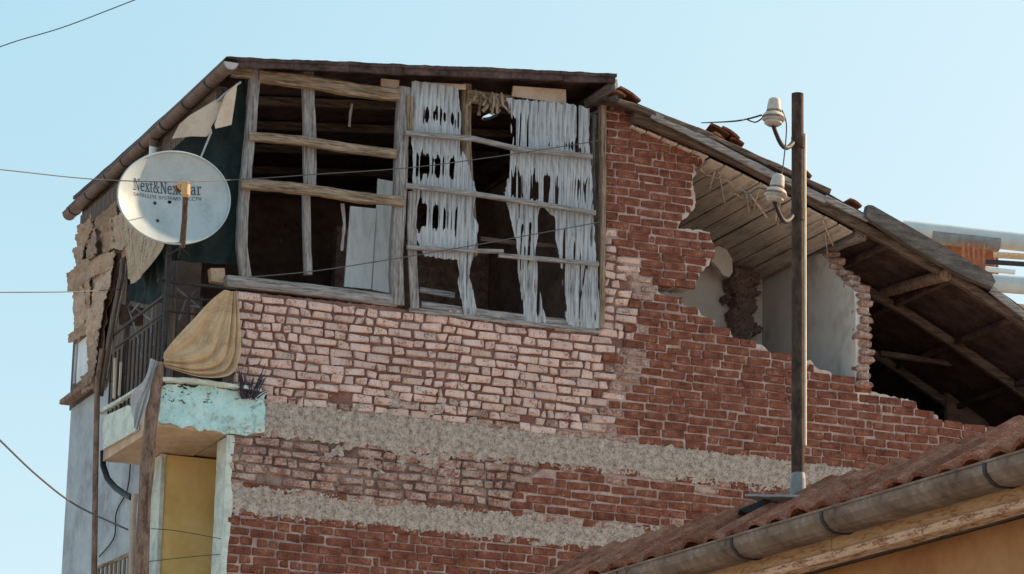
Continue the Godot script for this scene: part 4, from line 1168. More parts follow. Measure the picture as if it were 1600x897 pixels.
# ---------------------------------------------------------------- dish
func build_dish() -> void:
	var cd: Vector3 = Vector3(-0.649, 9.202, 0.300)
	var toc := Vector3(-0.273, -0.270, 0.923).normalized()
	var right := Vector3(0.923, 0.0255, 0.384)
	var nd := Vector3(0.125, 0.10, 0.98).normalized()
	var ux := (right - nd * right.dot(nd)).normalized()
	ux = ux.rotated(nd, deg_to_rad(18.6))
	var uy := nd.cross(ux).normalized()
	var a := 0.498
	var b := 0.385
	var dep := 0.11
	var surf := func(x: float, y: float) -> Vector3:
		var rr: float = (x / a) * (x / a) + (y / b) * (y / b)
		return cd + ux * x + uy * y - nd * dep * (1.0 - rr)
	var t := thing("satellite_dish", "grey white oval satellite dish with dark lettering in front of the gutter", "satellite dish", Vector3(-0.6, 7.73, 0.0))
	var g := Geo.new()
	g.sheet(func(_u, _q): return 1.0, func(u, q): return surf.call(a * q * cos(u) * (1.0 + 0.03 * sin(u * 1.0 - 0.6)), b * q * sin(u)), Rect2(0, 0.0, TAU, 1.0), 72, 14, -nd * 0.004)
	part("reflector", g, M.dish, t)
	var rim := []
	for i in 73:
		var u := TAU * i / 72
		rim.append(surf.call(a * cos(u) * (1.0 + 0.03 * sin(u - 0.6)), b * sin(u)) + nd * 0.002)
	g = Geo.new()
	g.tube(rim, 0.0085, 0.0085, 8)
	part("rim", g, M.dish, t)
	# printed lettering follows the bowl
	var serif := SystemFont.new()
	serif.font_names = PackedStringArray(["Droid Serif"])
	var sans := SystemFont.new()
	sans.font_names = PackedStringArray(["Droid Sans"])
	var rot := deg_to_rad(-11.0)
	for q in [["Next&NextStar", serif, -0.33, 0.27, 0.085, 0.092], ["SATELLITE SYSTEMS & CCTV", sans, -0.33, 0.27, 0.038, 0.027]]:
		var tm := TextMesh.new()
		tm.text = q[0]; tm.font = q[1]; tm.font_size = 48; tm.depth = 0.0; tm.pixel_size = 0.01; tm.curve_step = 2.0
		var box := tm.get_aabb()
		var arr := tm.surface_get_arrays(0)
		var vs: PackedVector3Array = arr[Mesh.ARRAY_VERTEX]
		var ns := PackedVector3Array()
		for i in vs.size():
			var lx: float = q[2] + (vs[i].x - box.position.x) / box.size.x * (q[3] - q[2])
			var ly: float = q[4] + (vs[i].y - box.position.y) / box.size.y * q[5] - 0.02 
			var p := Vector2(lx, ly).rotated(rot)
			vs[i] = surf.call(p.x, p.y) + nd * 0.004
			ns.append(nd)
		arr[Mesh.ARRAY_VERTEX] = vs; arr[Mesh.ARRAY_NORMAL] = ns; arr[Mesh.ARRAY_TANGENT] = null; arr[Mesh.ARRAY_TEX_UV] = null
		var am := ArrayMesh.new()
		am.add_surface_from_arrays(Mesh.PRIMITIVE_TRIANGLES, arr)
		part("lettering", am, M.print, t)
	for yy in [-0.02, -0.175]:
		var p2 := Vector2(-0.135, yy).rotated(rot)
		g = Geo.new()
		g.lathe(surf.call(p2.x, p2.y), nd, [[0.014, 0.0], [0.014, 0.005], [0.006, 0.010], [0.0, 0.010]], 12)
		part("bolt", g, M.iron, t)
	# feed arm and head in front of the bowl
	var fv := Vector2(0.03, -0.40).rotated(rot)
	var foot: Vector3 = surf.call(fv.x, fv.y)
	var head: Vector3 = Vector3(-0.675, 9.175, 0.660)
	g = Geo.new()
	g.timber([foot - nd * 0.03, foot.lerp(head, 0.5), head - Vector3(0, 0.05, 0)], 0.045, 0.035, right, 0.1, rng, 3)
	part("feed_arm", g, M.dark_y, t)
	g = Geo.new()
	var hb := Basis(right, Vector3.UP, right.cross(Vector3.UP)).orthonormalized()
	g.hull(head, hb, Vector3(0.066, 0.13, 0.07), 0.016, 0.0, null)
	g.hull(head + Vector3(0, 0.045, 0) - nd * 0.05 - right * 0.012, hb, Vector3(0.07, 0.06, 0.08), 0.02, 0.0, null)
	var hd := part("feed_head", g, M.lnb, t)
	g = Geo.new()
	g.lathe(head + Vector3(0, 0.045, 0) - nd * 0.09 - right * 0.012, -nd, [[0.03, 0.0], [0.034, 0.03], [0.03, 0.035], [0.0, 0.035]], 14)
	part("feed_horn", g, M.rust, hd)
	# mast and struts
	var back := cd - nd * (dep + 0.04)
	g = Geo.new()
	g.tube([Vector3(-0.6, 7.73, 0.04), Vector3(-0.6, 8.8, 0.04), back], 0.02, 0.02, 10)
	part("mast", g, M.iron, t)
	for e in [Vector3(-0.655, 8.754, 0.120), Vector3(-0.548, 8.757, 0.120), Vector3(-0.454, 8.790, 0.120)]:
		g = Geo.new()
		g.tube([foot - nd * 0.05, e], 0.008, 0.006, 6)
		part("strut", g, M.iron, t)

# ---------------------------------------------------------------- cloths and rags
func cloth(lp: Array, rp: Array, nu: int, nv: int, amp: float, folds: float, ph: float, gather: float, swag := false) -> Geo:
	var nn := noise(int(ph * 10) + 400, 4.0, 3)
	var along := func(path: Array, t: float) -> Vector3:
		var k := clampf(t, 0, 1) * (path.size() - 1)
		var i := mini(int(k), path.size() - 2)
		var s: float = k - i
		var p0: Vector3 = path[maxi(i - 1, 0)]
		var p3: Vector3 = path[mini(i + 2, path.size() - 1)]
		return path[i].cubic_interpolate(path[i + 1], p0, p3, s)
	var g := Geo.new()
	var pos := func(u, v):
		var p: Vector3 = along.call(lp, v).lerp(along.call(rp, v), u)
		var w: float = (0.25 + 0.75 * sin(v * PI)) if swag else lerpf(gather, 1.0, v)
		if not swag:
			p.y -= 0.06 * sin(u * PI) * v * v
		var fo: float = 1.6 * absf(sin(u * u * folds * PI + u * folds * 1.3 + ph + nn.get_noise_2d(u * 0.25, v * 0.12) * 2.0)) - 0.8 + 0.5 * absf(sin(u * folds * 2.7 * PI + ph * 2.0 + v * 1.2)) - 0.25
		p += Vector3(0.15, 0, 1.0) * (fo * amp * w + nn.get_noise_2d(u * 0.5 + 9.0, v * 0.3) * amp * 0.8)
		return p
	g.sheet(func(_u, _v): return 1.0, pos, Rect2(0, 0, 1, 1), nu, nv, Vector3(0, 0, -0.003))
	return g

func build_cloths() -> void:
	var g := cloth([Vector3(-0.147, 8.552, 0.100), Vector3(-0.234, 8.473, 0.100), Vector3(-0.320, 8.378, 0.100), Vector3(-0.400, 8.274, 0.100), Vector3(-0.480, 8.176, 0.100), Vector3(-0.560, 8.072, 0.100), Vector3(-0.624, 7.976, 0.100)], [Vector3(-0.033, 8.550, 0.100), Vector3(-0.008, 8.363, 0.100), Vector3(0.006, 8.164, 0.100), Vector3(-0.002, 7.995, 0.100), Vector3(-0.081, 7.855, 0.100), Vector3(-0.313, 7.814, 0.100), Vector3(-0.607, 7.864, 0.100)], 120, 70, 0.026, 3.3, 0.6, 0.5, true)
	solo("hanging_cloth", g, M.cloth_y, "mustard yellow cloth slung from the window corner over the balcony edge", "cloth")
	g = cloth([Vector3(-0.660, 9.475, -1.289), Vector3(-0.660, 9.235, -1.169), Vector3(-0.660, 9.006, -1.015), Vector3(-0.660, 8.831, -0.945)], [Vector3(-0.660, 8.934, 0.072), Vector3(-0.660, 8.855, 0.068), Vector3(-0.660, 8.793, -0.182), Vector3(-0.660, 8.759, -0.496)], 40, 30, 0.030, 2.4, 0.4, 0.7)
	solo("hanging_cloth", g, M.cloth_t, "crumpled tan cloth hanging under the satellite dish by the scrap boards", "cloth")
	g = cloth([Vector3(-0.580, 9.077, -1.392), Vector3(-0.580, 8.730, -1.572), Vector3(-0.580, 8.406, -1.739), Vector3(-0.580, 8.122, -1.838)], [Vector3(-0.580, 9.029, -1.233), Vector3(-0.580, 8.735, -1.346), Vector3(-0.580, 8.393, -1.546), Vector3(-0.580, 8.082, -1.639)], 14, 30, 0.018, 1.6, 2.4, 0.8)
	solo("hanging_cloth", g, M.cloth_t, "narrow tan strip of cloth wound along the leaning brown plank", "cloth")
	# dark green tarpaulins closing the balcony
	var nt := noise(420, 1.0, 3)
	var tp := PackedVector2Array([Vector2(0.012, 10.456), Vector2(-0.051, 10.380), Vector2(-0.431, 9.878), Vector2(-0.625, 9.667), Vector2(-0.641, 9.342), Vector2(-0.602, 8.803), Vector2(0.033, 8.830), Vector2(0.002, 9.266), Vector2(0.060, 9.898)])
	g = Geo.new()
	g.sheet(func(u, q): return poly_dist(Vector2(u, q), tp), func(u, q): return Vector3(u, q, -0.13 + nt.get_noise_2d(u * 6.0, q * 2.0) * 0.05), Rect2(-0.7, 8.7, 0.85, 1.85), 40, 80, Vector3(0, 0, -0.004))
	solo("tarpaulin", g, M.tarp, "dark green tarpaulin stretched behind the satellite dish beside the window", "tarpaulin")
	var ts := PackedVector2Array([Vector2(-0.260, 9.405), Vector2(-0.100, 8.459), Vector2(-0.774, 8.578), Vector2(-1.338, 8.748), Vector2(-1.418, 8.976), Vector2(-1.338, 9.151), Vector2(-1.093, 9.341)])
	g = Geo.new()
	g.sheet(func(u, q): return poly_dist(Vector2(u, q), ts), func(u, q): return Vector3(-0.53 + nt.get_noise_2d(u * 5.0, q * 2.0) * 0.05, q, u), Rect2(-1.6, 8.2, 1.7, 1.6), 60, 60, Vector3(0.004, 0, 0))
	solo("tarpaulin", g, M.tarp, "dark green tarpaulin hung along the balcony side above the iron railing", "tarpaulin")
	# fallen soffit panel under the eave
	var pa := PackedVector2Array([Vector2(-0.602, 9.789), Vector2(-0.550, 9.915), Vector2(-0.483, 9.989), Vector2(-0.226, 10.179), Vector2(-0.186, 10.141), Vector2(-0.305, 9.906), Vector2(-0.293, 9.876), Vector2(-0.334, 9.826), Vector2(-0.453, 9.821)])
	var pb := PackedVector2Array([Vector2(-0.215, 10.180), Vector2(-0.106, 10.305), Vector2(-0.121, 10.150), Vector2(-0.144, 9.940), Vector2(-0.288, 9.876), Vector2(-0.300, 9.907)])
	var t := thing("soffit_panel", "cracked cream soffit panel dangling below the brown gutter over the dish", "panel", Vector3(-0.3, 9.9, 0.02))
	g = Geo.new()
	g.plate(pa, func(p): return Vector3(p.x, p.y, 0.03 + (p.x + 0.35) * 0.25), Vector3(0, 0, -0.012))
	part("board", g, M.panel, t)
	g = Geo.new()
	g.plate(pb, func(p): return Vector3(p.x, p.y, 0.07 - (p.x + 0.1) * 0.3), Vector3(0, 0, -0.012))
	part("flap", g, M.panel, t)
	g = Geo.new()
	g.tube([Vector3(-0.302, 9.866, 0.050), Vector3(-0.340, 9.753, 0.050), Vector3(-0.387, 9.617, 0.050)], 0.010, 0.008, 6)
	part("strap", g, M.bag, t)
	g = Geo.new()
	g.tube([Vector3(-0.264, 10.129, 0.060), Vector3(-0.202, 10.203, 0.060), Vector3(-0.076, 10.320, 0.060)], 0.014, 0.010, 6)
	part("strap", g, M.bag, t)

# ---------------------------------------------------------------- neighbour with gutter and tiles
func build_neighbour() -> void:
	var t := Node3D.new()
	t.name = numbered("neighbour_house")
	add_child(t)
	var nx := Vector3(0.997, 0, -0.0775).normalized()
	var nzv := Vector3(0.0775, 0, 0.997).normalized()
	t.transform = Transform3D(Basis(nx, Vector3.UP, nzv), Vector3(-0.83, 4.744, 11.779))
	tag(t, "low ochre house with clay tile roof, brown eaves gutter and peeling fascia", "house")
	var lp := func(called: String, g, m: Material, parent: Node) -> MeshInstance3D:
		var o := MeshInstance3D.new()
		o.mesh = g.mesh() if g is Geo else g
		if m != null:
			o.material_override = m
		o.name = called
		parent.add_child(o, true)
		return o
	var z0 := -3.6
	var z1 := 6.0
	var g := Geo.new()
	g.box(Vector3(0.40, -4.744, z0 + 0.2), Vector3(3.0, -0.16, z1))
	lp.call("wall", g, M.ochre, t)
	g = Geo.new()
	g.box(Vector3(0.245, -0.155, z0), Vector3(3.0, -0.12, z1))
	lp.call("soffit", g, M.dark_z, t)
	# gutter
	var shell := func(g2: Geo, ra: float, rb: float, a: float, b: float):
		# flattened trough: straight upper face, rounded belly
		var pts := [Vector2(-1, 0.0), Vector2(-1.0, -0.30), Vector2(-0.95, -0.5), Vector2(-0.62, -0.85), Vector2(-0.34, -0.98), Vector2(0, -1.0), Vector2(0.5, -0.95), Vector2(0.9, -0.7), Vector2(1, -0.3), Vector2(1, 0.0)]
		for i in pts.size() - 1:
			var p: Vector2 = pts[i]
			var q: Vector2 = pts[i + 1]
			var nrm := Vector3(-(q.y - p.y), q.x - p.x, 0).normalized()
			if nrm.dot(Vector3(p.x + q.x, p.y + q.y - 0.01, 0)) < 0:
				nrm = -nrm
			var P := Vector3(0.1 + p.x * ra, p.y * ra, 0)
			var Q := Vector3(0.1 + q.x * ra, q.y * ra, 0)
			var P2 := Vector3(0.1 + p.x * rb, p.y * rb, 0)
			var Q2 := Vector3(0.1 + q.x * rb, q.y * rb, 0)
			var A := Vector3(0, 0, a)
			var B := Vector3(0, 0, b)
			g2.quad(P + A, Q + A, Q + B, P + B, nrm)
			g2.quad(P2 + A, Q2 + A, Q2 + B, P2 + B, -nrm)
			g2.quad(P + A, Q + A, Q2 + A, P2 + A, Vector3(0, 0, -1))
			g2.quad(P + B, Q + B, Q2 + B, P2 + B, Vector3(0, 0, 1))
	g = Geo.new()
	shell.call(g, 0.1, 0.097, z0, z1)
	g.tube([Vector3(0.0, 0.0, z0), Vector3(0.0, 0.0, z1)], 0.008, 0.008, 8)
	var gut: MeshInstance3D = lp.call("gutter", g, M.gutter2, t)
	for zz in [-2.95, -2.0, -0.83, 0.0, 1.34, 2.5, 3.6, 4.7]:
		g = Geo.new()
		shell.call(g, 0.106, 0.0995, zz - 0.012, zz + 0.012)
		lp.call("bracket", g, M.iron, gut)
	# fascia boards, grooved strip below
	var zc := z0
	for l in [1.45, 1.9, 1.6, 1.85, 1.5, 1.3]:
		g = Geo.new()
		g.hull(Vector3(0.225, -0.055, zc + l / 2), Basis.IDENTITY, Vector3(0.03, 0.16, l - 0.006), 0.004, 0.0, null)
		lp.call("fascia_board", g, M.fascia, t)
		zc += l
	zc = z0
	for l in [2.2, 2.0, 2.6, 2.8]:
		g = Geo.new()
		g.timber([Vector3(0.215, -0.168, zc), Vector3(0.215, -0.168, zc + l - 0.005)], 0.10, 0.045, Vector3.RIGHT, 0.06, rng, 8)
		lp.call("eaves_strip", g, M.peel, t)
		zc += l
	# roof deck and clay tiles
	var al := deg_to_rad(26.0)
	var up := Vector3(cos(al), sin(al), 0)
	var nrm2 := Vector3(-sin(al), cos(al), 0)
	g = Geo.new()
	var o0 := Vector3(0.06, 0.0, 0)
	g.quad(o0 + Vector3(0, 0, z0), o0 + Vector3(0, 0, z1), o0 + up * 0.76 + Vector3(0, 0, z1), o0 + up * 0.76 + Vector3(0, 0, z0), nrm2)
	var rdg := o0 + up * 0.76
	g.quad(rdg + Vector3(0, 0, z0), rdg + Vector3(0, 0, z1), Vector3(3.0, -0.11, z1), Vector3(3.0, -0.11, z0), Vector3(0.3, 1, 0))
	var deck: MeshInstance3D = lp.call("roof", g, M.brown_wall, t)
	for ze in [z0 + 0.2, z1]:
		g = Geo.new()
		g.plate(PackedVector2Array([Vector2(0.41, -0.16), Vector2(0.41, 0.10), Vector2(rdg.x, rdg.y - 0.01), Vector2(2.98, -0.12), Vector2(2.98, -0.16)]), func(p): return Vector3(p.x, p.y, ze), Vector3(0, 0, -0.1 if ze > 0.0 else 0.1))
		lp.call("gable", g, M.ochre, t)
	var meshes := []
	for k in 8:
		var gt := Geo.new()
		gt.col = Color(1, 1, 1).lerp(Color(1.1, 0.95, 0.9), rng.randf()) * rng.randf_range(0.55, 1.4)
		roof_tile_into(gt, Transform3D(Basis(Vector3.BACK, Vector3.UP, Vector3.LEFT), Vector3.ZERO), 0.20, 0.40, 0.042)
		# interlocking rib
		gt.hull(Vector3(0, 0.020, 0.1), Basis.IDENTITY, Vector3(0.38, 0.018, 0.03), 0.004, 0.003, rng)
		meshes.append(gt.mesh())
	var tb := Basis(up, nrm2, Vector3(0, 0, 1))
	var rows := 2
	for rI in rows:
		var zz := z0 + 0.1 + (0.1 if rI % 2 else 0.0)
		while zz < z1 - 0.05:
			if rng.randf() > 0.04:
				var o := MeshInstance3D.new()
				o.mesh = meshes[rng.randi() % 8]
				o.material_override = M.tile
				o.name = "roof_tile"
				deck.add_child(o, true)
				var lift := rng.randf_range(-0.008, 0.02)
				o.transform = Transform3D(tb * Basis(Vector3.UP, rng.randf_range(-0.06, 0.06)) * Basis(Vector3.BACK, rng.randf_range(0.05, 0.09)), o0 + up * (0.16 + rI * 0.33) + nrm2 * (0.02 + lift) + Vector3(0, 0, zz))
			zz += 0.205

func build_pole() -> void:
	var base: Vector3 = Vector3(-0.419, 5.009, 10.729)
	var t := thing("utility_pole", "slim dark metal pole with two white insulators standing on the tiled roof", "pole", base)
	var top := base + Vector3(-0.015, 2.135, 0.0)
	var g := Geo.new()
	g.tube([base + Vector3(0, -0.1, 0), base.lerp(top, 0.5), top], 0.033, 0.031, 18)
	part("shaft", g, M.pole, t)
	g = Geo.new()
	g.tube([base + Vector3(0.029, 0.28, 0.016), base + Vector3(0.0245, 1.1, 0.0155), base + Vector3(0.019, 1.92, 0.015)], 0.009, 0.009, 10)
	part("bright_edge_tube", g, M.bright_edge_tube, t)  # cream tube added to give the shaft its bright right edge
	g = Geo.new()
	g.lathe(base, Vector3.UP, [[0.046, -0.12], [0.043, 0.0], [0.038, 0.11], [0.034, 0.14], [0.0, 0.14]], 18)
	part("sleeve", g, M.lead, t)
	var right := Vector3(0.923, 0.0255, 0.384)
	var back := Vector3(0.273, 0.270, -0.923)
	for k in 2:
		var c: Vector3 = [Vector3(-0.722, 6.910, 11.032), Vector3(-0.686, 6.525, 10.995)][k]
		var dir := Vector3(0.06, 1, 0).normalized() if k == 0 else Vector3(0.16, 1, 0.05).normalized()
		g = Geo.new()
		g.lathe(c, dir, [[0.0, 0.082], [0.022, 0.082], [0.030, 0.074], [0.034, 0.05], [0.037, 0.022], [0.034, 0.014], [0.036, 0.008], [0.050, -0.002], [0.057, -0.014], [0.058, -0.030], [0.050, -0.038], [0.045, -0.034], [0.045, -0.052], [0.030, -0.062], [0.0, -0.062]], 22)
		var ins := part("insulator", g, M.porcelain, t)
		g = Geo.new()
		g.lathe(c, dir, [[0.056, -0.030], [0.0595, -0.028], [0.0595, -0.018], [0.056, -0.016]], 22)
		part("brown_ring", g, M.rust, ins)
		g = Geo.new()
		g.lathe(c, dir, [[0.034, 0.008], [0.0385, 0.010], [0.0385, 0.016], [0.034, 0.018]], 22)
		part("brown_ring", g, M.rust, ins)  # brown band that also puts the groove shading into colour
		var pts := []
		var on_pole := Vector3(base.x - 0.03, c.y - 0.02, base.z)
		for i in 9:
			var u := i / 8.0
			var p := (c - dir * 0.06).lerp(on_pole, u)
			p.y -= sin(u * PI) * 0.075
			pts.append(p)
		g = Geo.new()
		g.tube(pts, 0.011, 0.013, 10)
		part("hook", g, M.iron, t)
		g = Geo.new()
		g.lathe(Vector3(base.x - 0.01, c.y - 0.03, base.z), Vector3.UP, [[0.036, -0.03], [0.037, 0.03], [0.030, 0.03]], 14)
		part("clamp", g, M.pole, t)
	# lead flashing around its foot
	var fs := thing("flashing_sheet", "bent grey metal flashing sheet lying on tiles around the foot of the pole", "flashing", base)
	g = Geo.new()
	g.timber([Vector3(-0.552, 5.015, 10.573), Vector3(-0.508, 4.965, 10.856), Vector3(-0.481, 4.915, 11.133)], 0.20, 0.012, Vector3(0.3, 0.05, -0.95), 0.04, rng, 3)
	part("plate", g, M.lead, fs)
	g = Geo.new()
	g.plate(PackedVector2Array([Vector2(-0.30, -0.065), Vector2(-0.17, -0.006), Vector2(0.14, -0.02), Vector2(0.10, -0.07), Vector2(-0.2, -0.10)]), func(p): return base + Vector3(0.923, 0.0, 0.384) * p.x + Vector3(0, p.y + 0.0, 0) + Vector3(-0.02, 0, 0.05), Vector3(0.06, 0, -0.14))
	part("hollow_shade", g, M.hose, fs)  # black piece added to stand for the dark hollow under the plate

# ---------------------------------------------------------------- far building with solar heater
func build_back() -> void:
	var t := thing("apartment_block", "tan apartment block behind the ruined house carrying solar water heaters", "building", Vector3(33.769, 6.964, -42.077))
	var rt: Vector3 = Vector3(28.966, 20.365, -36.960)
	var g := Geo.new()
	g.box(Vector3(rt.x - 3.0, 0, rt.z - 8.0), Vector3(rt.x + 10.0, rt.y - 0.1, rt.z - 0.5))
	part("wall", g, M.stucco, t)
	g = Geo.new()
	g.box(Vector3(rt.x - 3.1, rt.y - 0.09, rt.z - 8.1), Vector3(rt.x + 10.1, rt.y + 0.02, rt.z - 0.4))
	part("roof", g, M.stucco, t)
	var s := thing("solar_water_heater", "grey cylinder solar water heater tanks on a rusty frame behind the roof", "water heater", Vector3(rt.x, rt.y, rt.z - 2.0))
	var a: Vector3 = Vector3(27.144, 22.001, -38.364)
	var b: Vector3 = Vector3(30.611, 21.694, -37.033)
	var ax := (b - a).normalized()
	g = Geo.new()
	g.tube_r([a - ax * 0.12, a - ax * 0.09, a, b, b + ax * 0.1], [0.05, 0.15, 0.20, 0.20, 0.1], 24)
	var tank := part("tank", g, M.tank, s)
	g = Geo.new()
	g.tube([Vector3(27.714, 21.900, -38.148), Vector3(29.085, 21.783, -37.620)], 0.2035, 0.2035, 24)
	part("label_band", g, M.lead, tank)
	g = Geo.new()
	var c: Vector3 = Vector3(27.870, 20.425, -36.275)
	var d: Vector3 = Vector3(29.688, 20.332, -35.559)
	g.tube_r([c - ax * 0.1, c, d], [0.08, 0.19, 0.19], 24)
	part("tank", g, M.tank, s)
	var quadp := [Vector3(27.950, 21.884, -38.401), Vector3(29.119, 21.782, -37.953), Vector3(29.201, 21.110, -38.106), Vector3(28.401, 21.142, -38.424)]
	g = Geo.new()
	g.quad(quadp[0], quadp[1], quadp[2], quadp[3], Vector3(0, 0, 1))
	g.quad(quadp[0] + Vector3(0.1, 0, -0.1), quadp[1] + Vector3(0.1, 0, -0.1), quadp[2] + Vector3(0.1, 0, -0.1), quadp[3] + Vector3(0.1, 0, -0.1), Vector3(0, 0, -1))
	part("collector", g, M.copper, s)
	for x in 5:
		g = Geo.new()
		g.tube([Vector3(28.169, 21.660, -37.594) + ax * 0.11 * x, Vector3(28.267, 20.968, -37.746) + ax * 0.11 * x], 0.035, 0.035, 8)
		part("riser_pipe", g, M.copper, s)
	g = Geo.new()
	g.timber([Vector3(28.749, 21.384, -37.322), Vector3(30.384, 21.322, -36.672)], 0.06, 0.13, Vector3.BACK, 0.0, null, 1)
	part("frame_bar", g, M.fascia, s)
	g = Geo.new()
	g.timber([Vector3(28.566, 21.208, -37.334), Vector3(30.352, 21.137, -36.625)], 0.06, 0.10, Vector3.BACK, 0.0, null, 1)
	part("frame_bar", g, M.iron, s)
	g = Geo.new()
	g.tube([Vector3(28.388, 20.958, -37.030), Vector3(28.975, 20.908, -36.805)], 0.06, 0.06, 12)
	part("pipe", g, M.white, s)
	for x in [1470, 1590]:
		g = Geo.new()
		g.tube([Vector3(lerpf(a.x, b.x, (x - 1412.0) / 268.0), a.y, a.z), Vector3(lerpf(a.x, b.x, (x - 1412.0) / 268.0), rt.y, a.z)], 0.04, 0.04, 8)
		part("leg", g, M.rust, s)

# ---------------------------------------------------------------- small things
func build_small() -> void:
	var g := Geo.new()
	# poles that stand by the side wall
	g = Geo.new()
	g.tube([Vector3(-0.66, 0.0, -1.62), Vector3(-0.660, 6.436, -1.438), Vector3(-0.660, 7.242, -1.560), Vector3(-0.660, 8.079, -1.668), Vector3(-0.660, 8.361, -1.570)], 0.026, 0.024, 12)
	solo("support_pole", g, M.rust, "thin rusty brown pole standing at the far end of the balcony slab", "pole")
	g = Geo.new()
	var pb: Vector3 = Vector3(-0.696, 6.208, 0.060)
	g.timber([Vector3(pb.x - 0.1, 0.0, pb.z), pb, Vector3(-0.701, 6.801, 0.060), Vector3(-0.690, 7.263, 0.060), Vector3(-0.672, 7.626, 0.060), Vector3(-0.655, 7.908, 0.060)], 0.10, 0.07, Vector3.RIGHT, 0.08, rng, 4)
	solo("support_pole", g, M.rust, "thick brown timber prop rising to the front corner of the balcony slab", "pole")
	g = Geo.new()
	var pc: Vector3 = Vector3(-0.741, 6.220, -0.050)
	g.tube([Vector3(pc.x - 0.02, 0, pc.z), pc, Vector3(-0.757, 6.712, -0.050), Vector3(-0.750, 6.856, -0.050)], 0.028, 0.028, 12)
	solo("support_pole", g, M.palepipe, "pale plastic pipe rising beside the timber prop to the black hose", "pipe")
	g = Geo.new()
	g.timber([Vector3(-0.681, 7.009, 0.110), Vector3(-0.677, 6.744, 0.110), Vector3(-0.676, 6.531, 0.110)], 0.022, 0.02, Vector3.RIGHT, 0.05, rng, 2)
	solo("batten", g, M.rust, "short dark batten fixed to the timber prop before the yellow wall", "batten")
	g = Geo.new()
	g.tube([Vector3(-0.580, 7.512, -1.662), Vector3(-0.580, 7.383, -1.636), Vector3(-0.580, 7.246, -1.477), Vector3(-0.580, 7.128, -1.231), Vector3(-0.580, 7.028, -0.954), Vector3(-0.580, 6.957, -0.724)], 0.026, 0.026, 12)
	solo("drain_hose", g, M.hose, "black curved drain hose from the balcony slab to the pale pipe", "hose")
	# leaning plank by the railing
	g = Geo.new()
	g.timber([Vector3(-0.620, 9.068, -1.236), Vector3(-0.620, 8.928, -1.247), Vector3(-0.620, 8.636, -1.418), Vector3(-0.620, 8.285, -1.578), Vector3(-0.620, 7.990, -1.693)], 0.09, 0.03, Vector3.BACK, 0.12, rng, 4)
	solo("leaning_plank", g, M.dark_y, "long dark brown plank leaning between the scrap boards and balcony railing", "plank")
	for k in 2:
		g = Geo.new()
		g.timber([[Vector3(-0.630, 8.219, -1.267), Vector3(-0.630, 7.877, -1.239)], [Vector3(-0.630, 8.149, -1.086), Vector3(-0.630, 7.869, -1.089)]][k], 0.035 if k == 0 else 0.014, 0.02, Vector3.BACK, 0.08, rng, 2)
		solo("slat", g, M.panel, ["wide pale slat standing on the balcony edge beside the leaning plank", "thin pale slat standing on the balcony edge among black balusters"][k], "slat")
	# tangle of old metal furniture behind the railing
	var t := thing("metal_frame", "tangled frame of old metal chairs piled behind the balcony railing", "frame", Vector3(-0.45, 7.72, -0.6))
	for s in [[Vector3(-0.500, 8.707, -1.424), Vector3(-0.500, 8.772, -1.029), Vector3(-0.500, 8.804, -0.602)], [Vector3(-0.500, 8.635, -1.299), Vector3(-0.500, 8.695, -0.834), Vector3(-0.500, 8.666, -0.472)], [Vector3(-0.500, 8.804, -0.602), Vector3(-0.500, 8.593, -0.673), Vector3(-0.500, 8.330, -0.698)], [Vector3(-0.480, 8.954, -0.587), Vector3(-0.480, 8.755, -0.659), Vector3(-0.480, 8.620, -0.779)], [Vector3(-0.500, 8.707, -1.424), Vector3(-0.500, 8.419, -1.112), Vector3(-0.500, 8.162, -0.920)], [Vector3(-0.460, 8.742, -1.120), Vector3(-0.460, 8.674, -0.818)], [Vector3(-0.460, 8.700, -1.370), Vector3(-0.460, 8.477, -0.855), Vector3(-0.460, 8.236, -0.742)], [Vector3(-0.427, 8.625, -0.300), Vector3(-0.287, 8.535, -0.300), Vector3(-0.175, 8.453, -0.300)], [Vector3(-0.371, 8.376, -0.350), Vector3(-0.326, 8.542, -0.350), Vector3(-0.249, 8.632, -0.350)], [Vector3(-0.322, 8.477, -0.250), Vector3(-0.165, 8.475, -0.250)]]:
		g = Geo.new()
		g.tube(s, 0.009, 0.009, 8)
		part("rod", g, M.lead, t)
	for s in [[Vector3(-0.440, 8.716, -1.534), 0.16], [Vector3(-0.172, 8.491, -0.400), 0.14]]:
		g = Geo.new()
		g.hull(s[0] - Vector3(0, 0.05, 0), Basis(Vector3(0.3, 1, 0.2).normalized(), 0.5), Vector3(s[1] * 1.6, s[1], 0.05), 0.01, 0.01, rng)
		part("seat_panel", g, M.rust, t)
	# crate board under the sill corner
	g = Geo.new()
	g.plate(PackedVector2Array([Vector2(-0.207, 8.772), Vector2(-0.088, 8.787), Vector2(-0.072, 8.661), Vector2(-0.191, 8.668)]), func(p): return Vector3(p.x, p.y, -0.10), Vector3(0, 0, -0.08))
	solo("wooden_box", g, M.soffit, "small orange brown wooden box wedged beside the window sill end", "box")
	# plastic bag rag tied to the prop
	g = cloth([Vector3(-0.727, 7.919, 0.120), Vector3(-0.770, 7.748, 0.120), Vector3(-0.868, 7.623, 0.120), Vector3(-0.856, 7.491, 0.120)], [Vector3(-0.673, 7.894, 0.120), Vector3(-0.716, 7.713, 0.120), Vector3(-0.739, 7.555, 0.120), Vector3(-0.811, 7.331, 0.120)], 20, 30, 0.02, 1.8, 3.1, 0.7)
	solo("torn_bag", g, M.bag, "torn grey plastic rag tied around the top of the timber prop", "rag")
	# withered dark plant on the slab corner
	g = Geo.new()
	var root: Vector3 = Vector3(0.115, 7.728, 0.060)
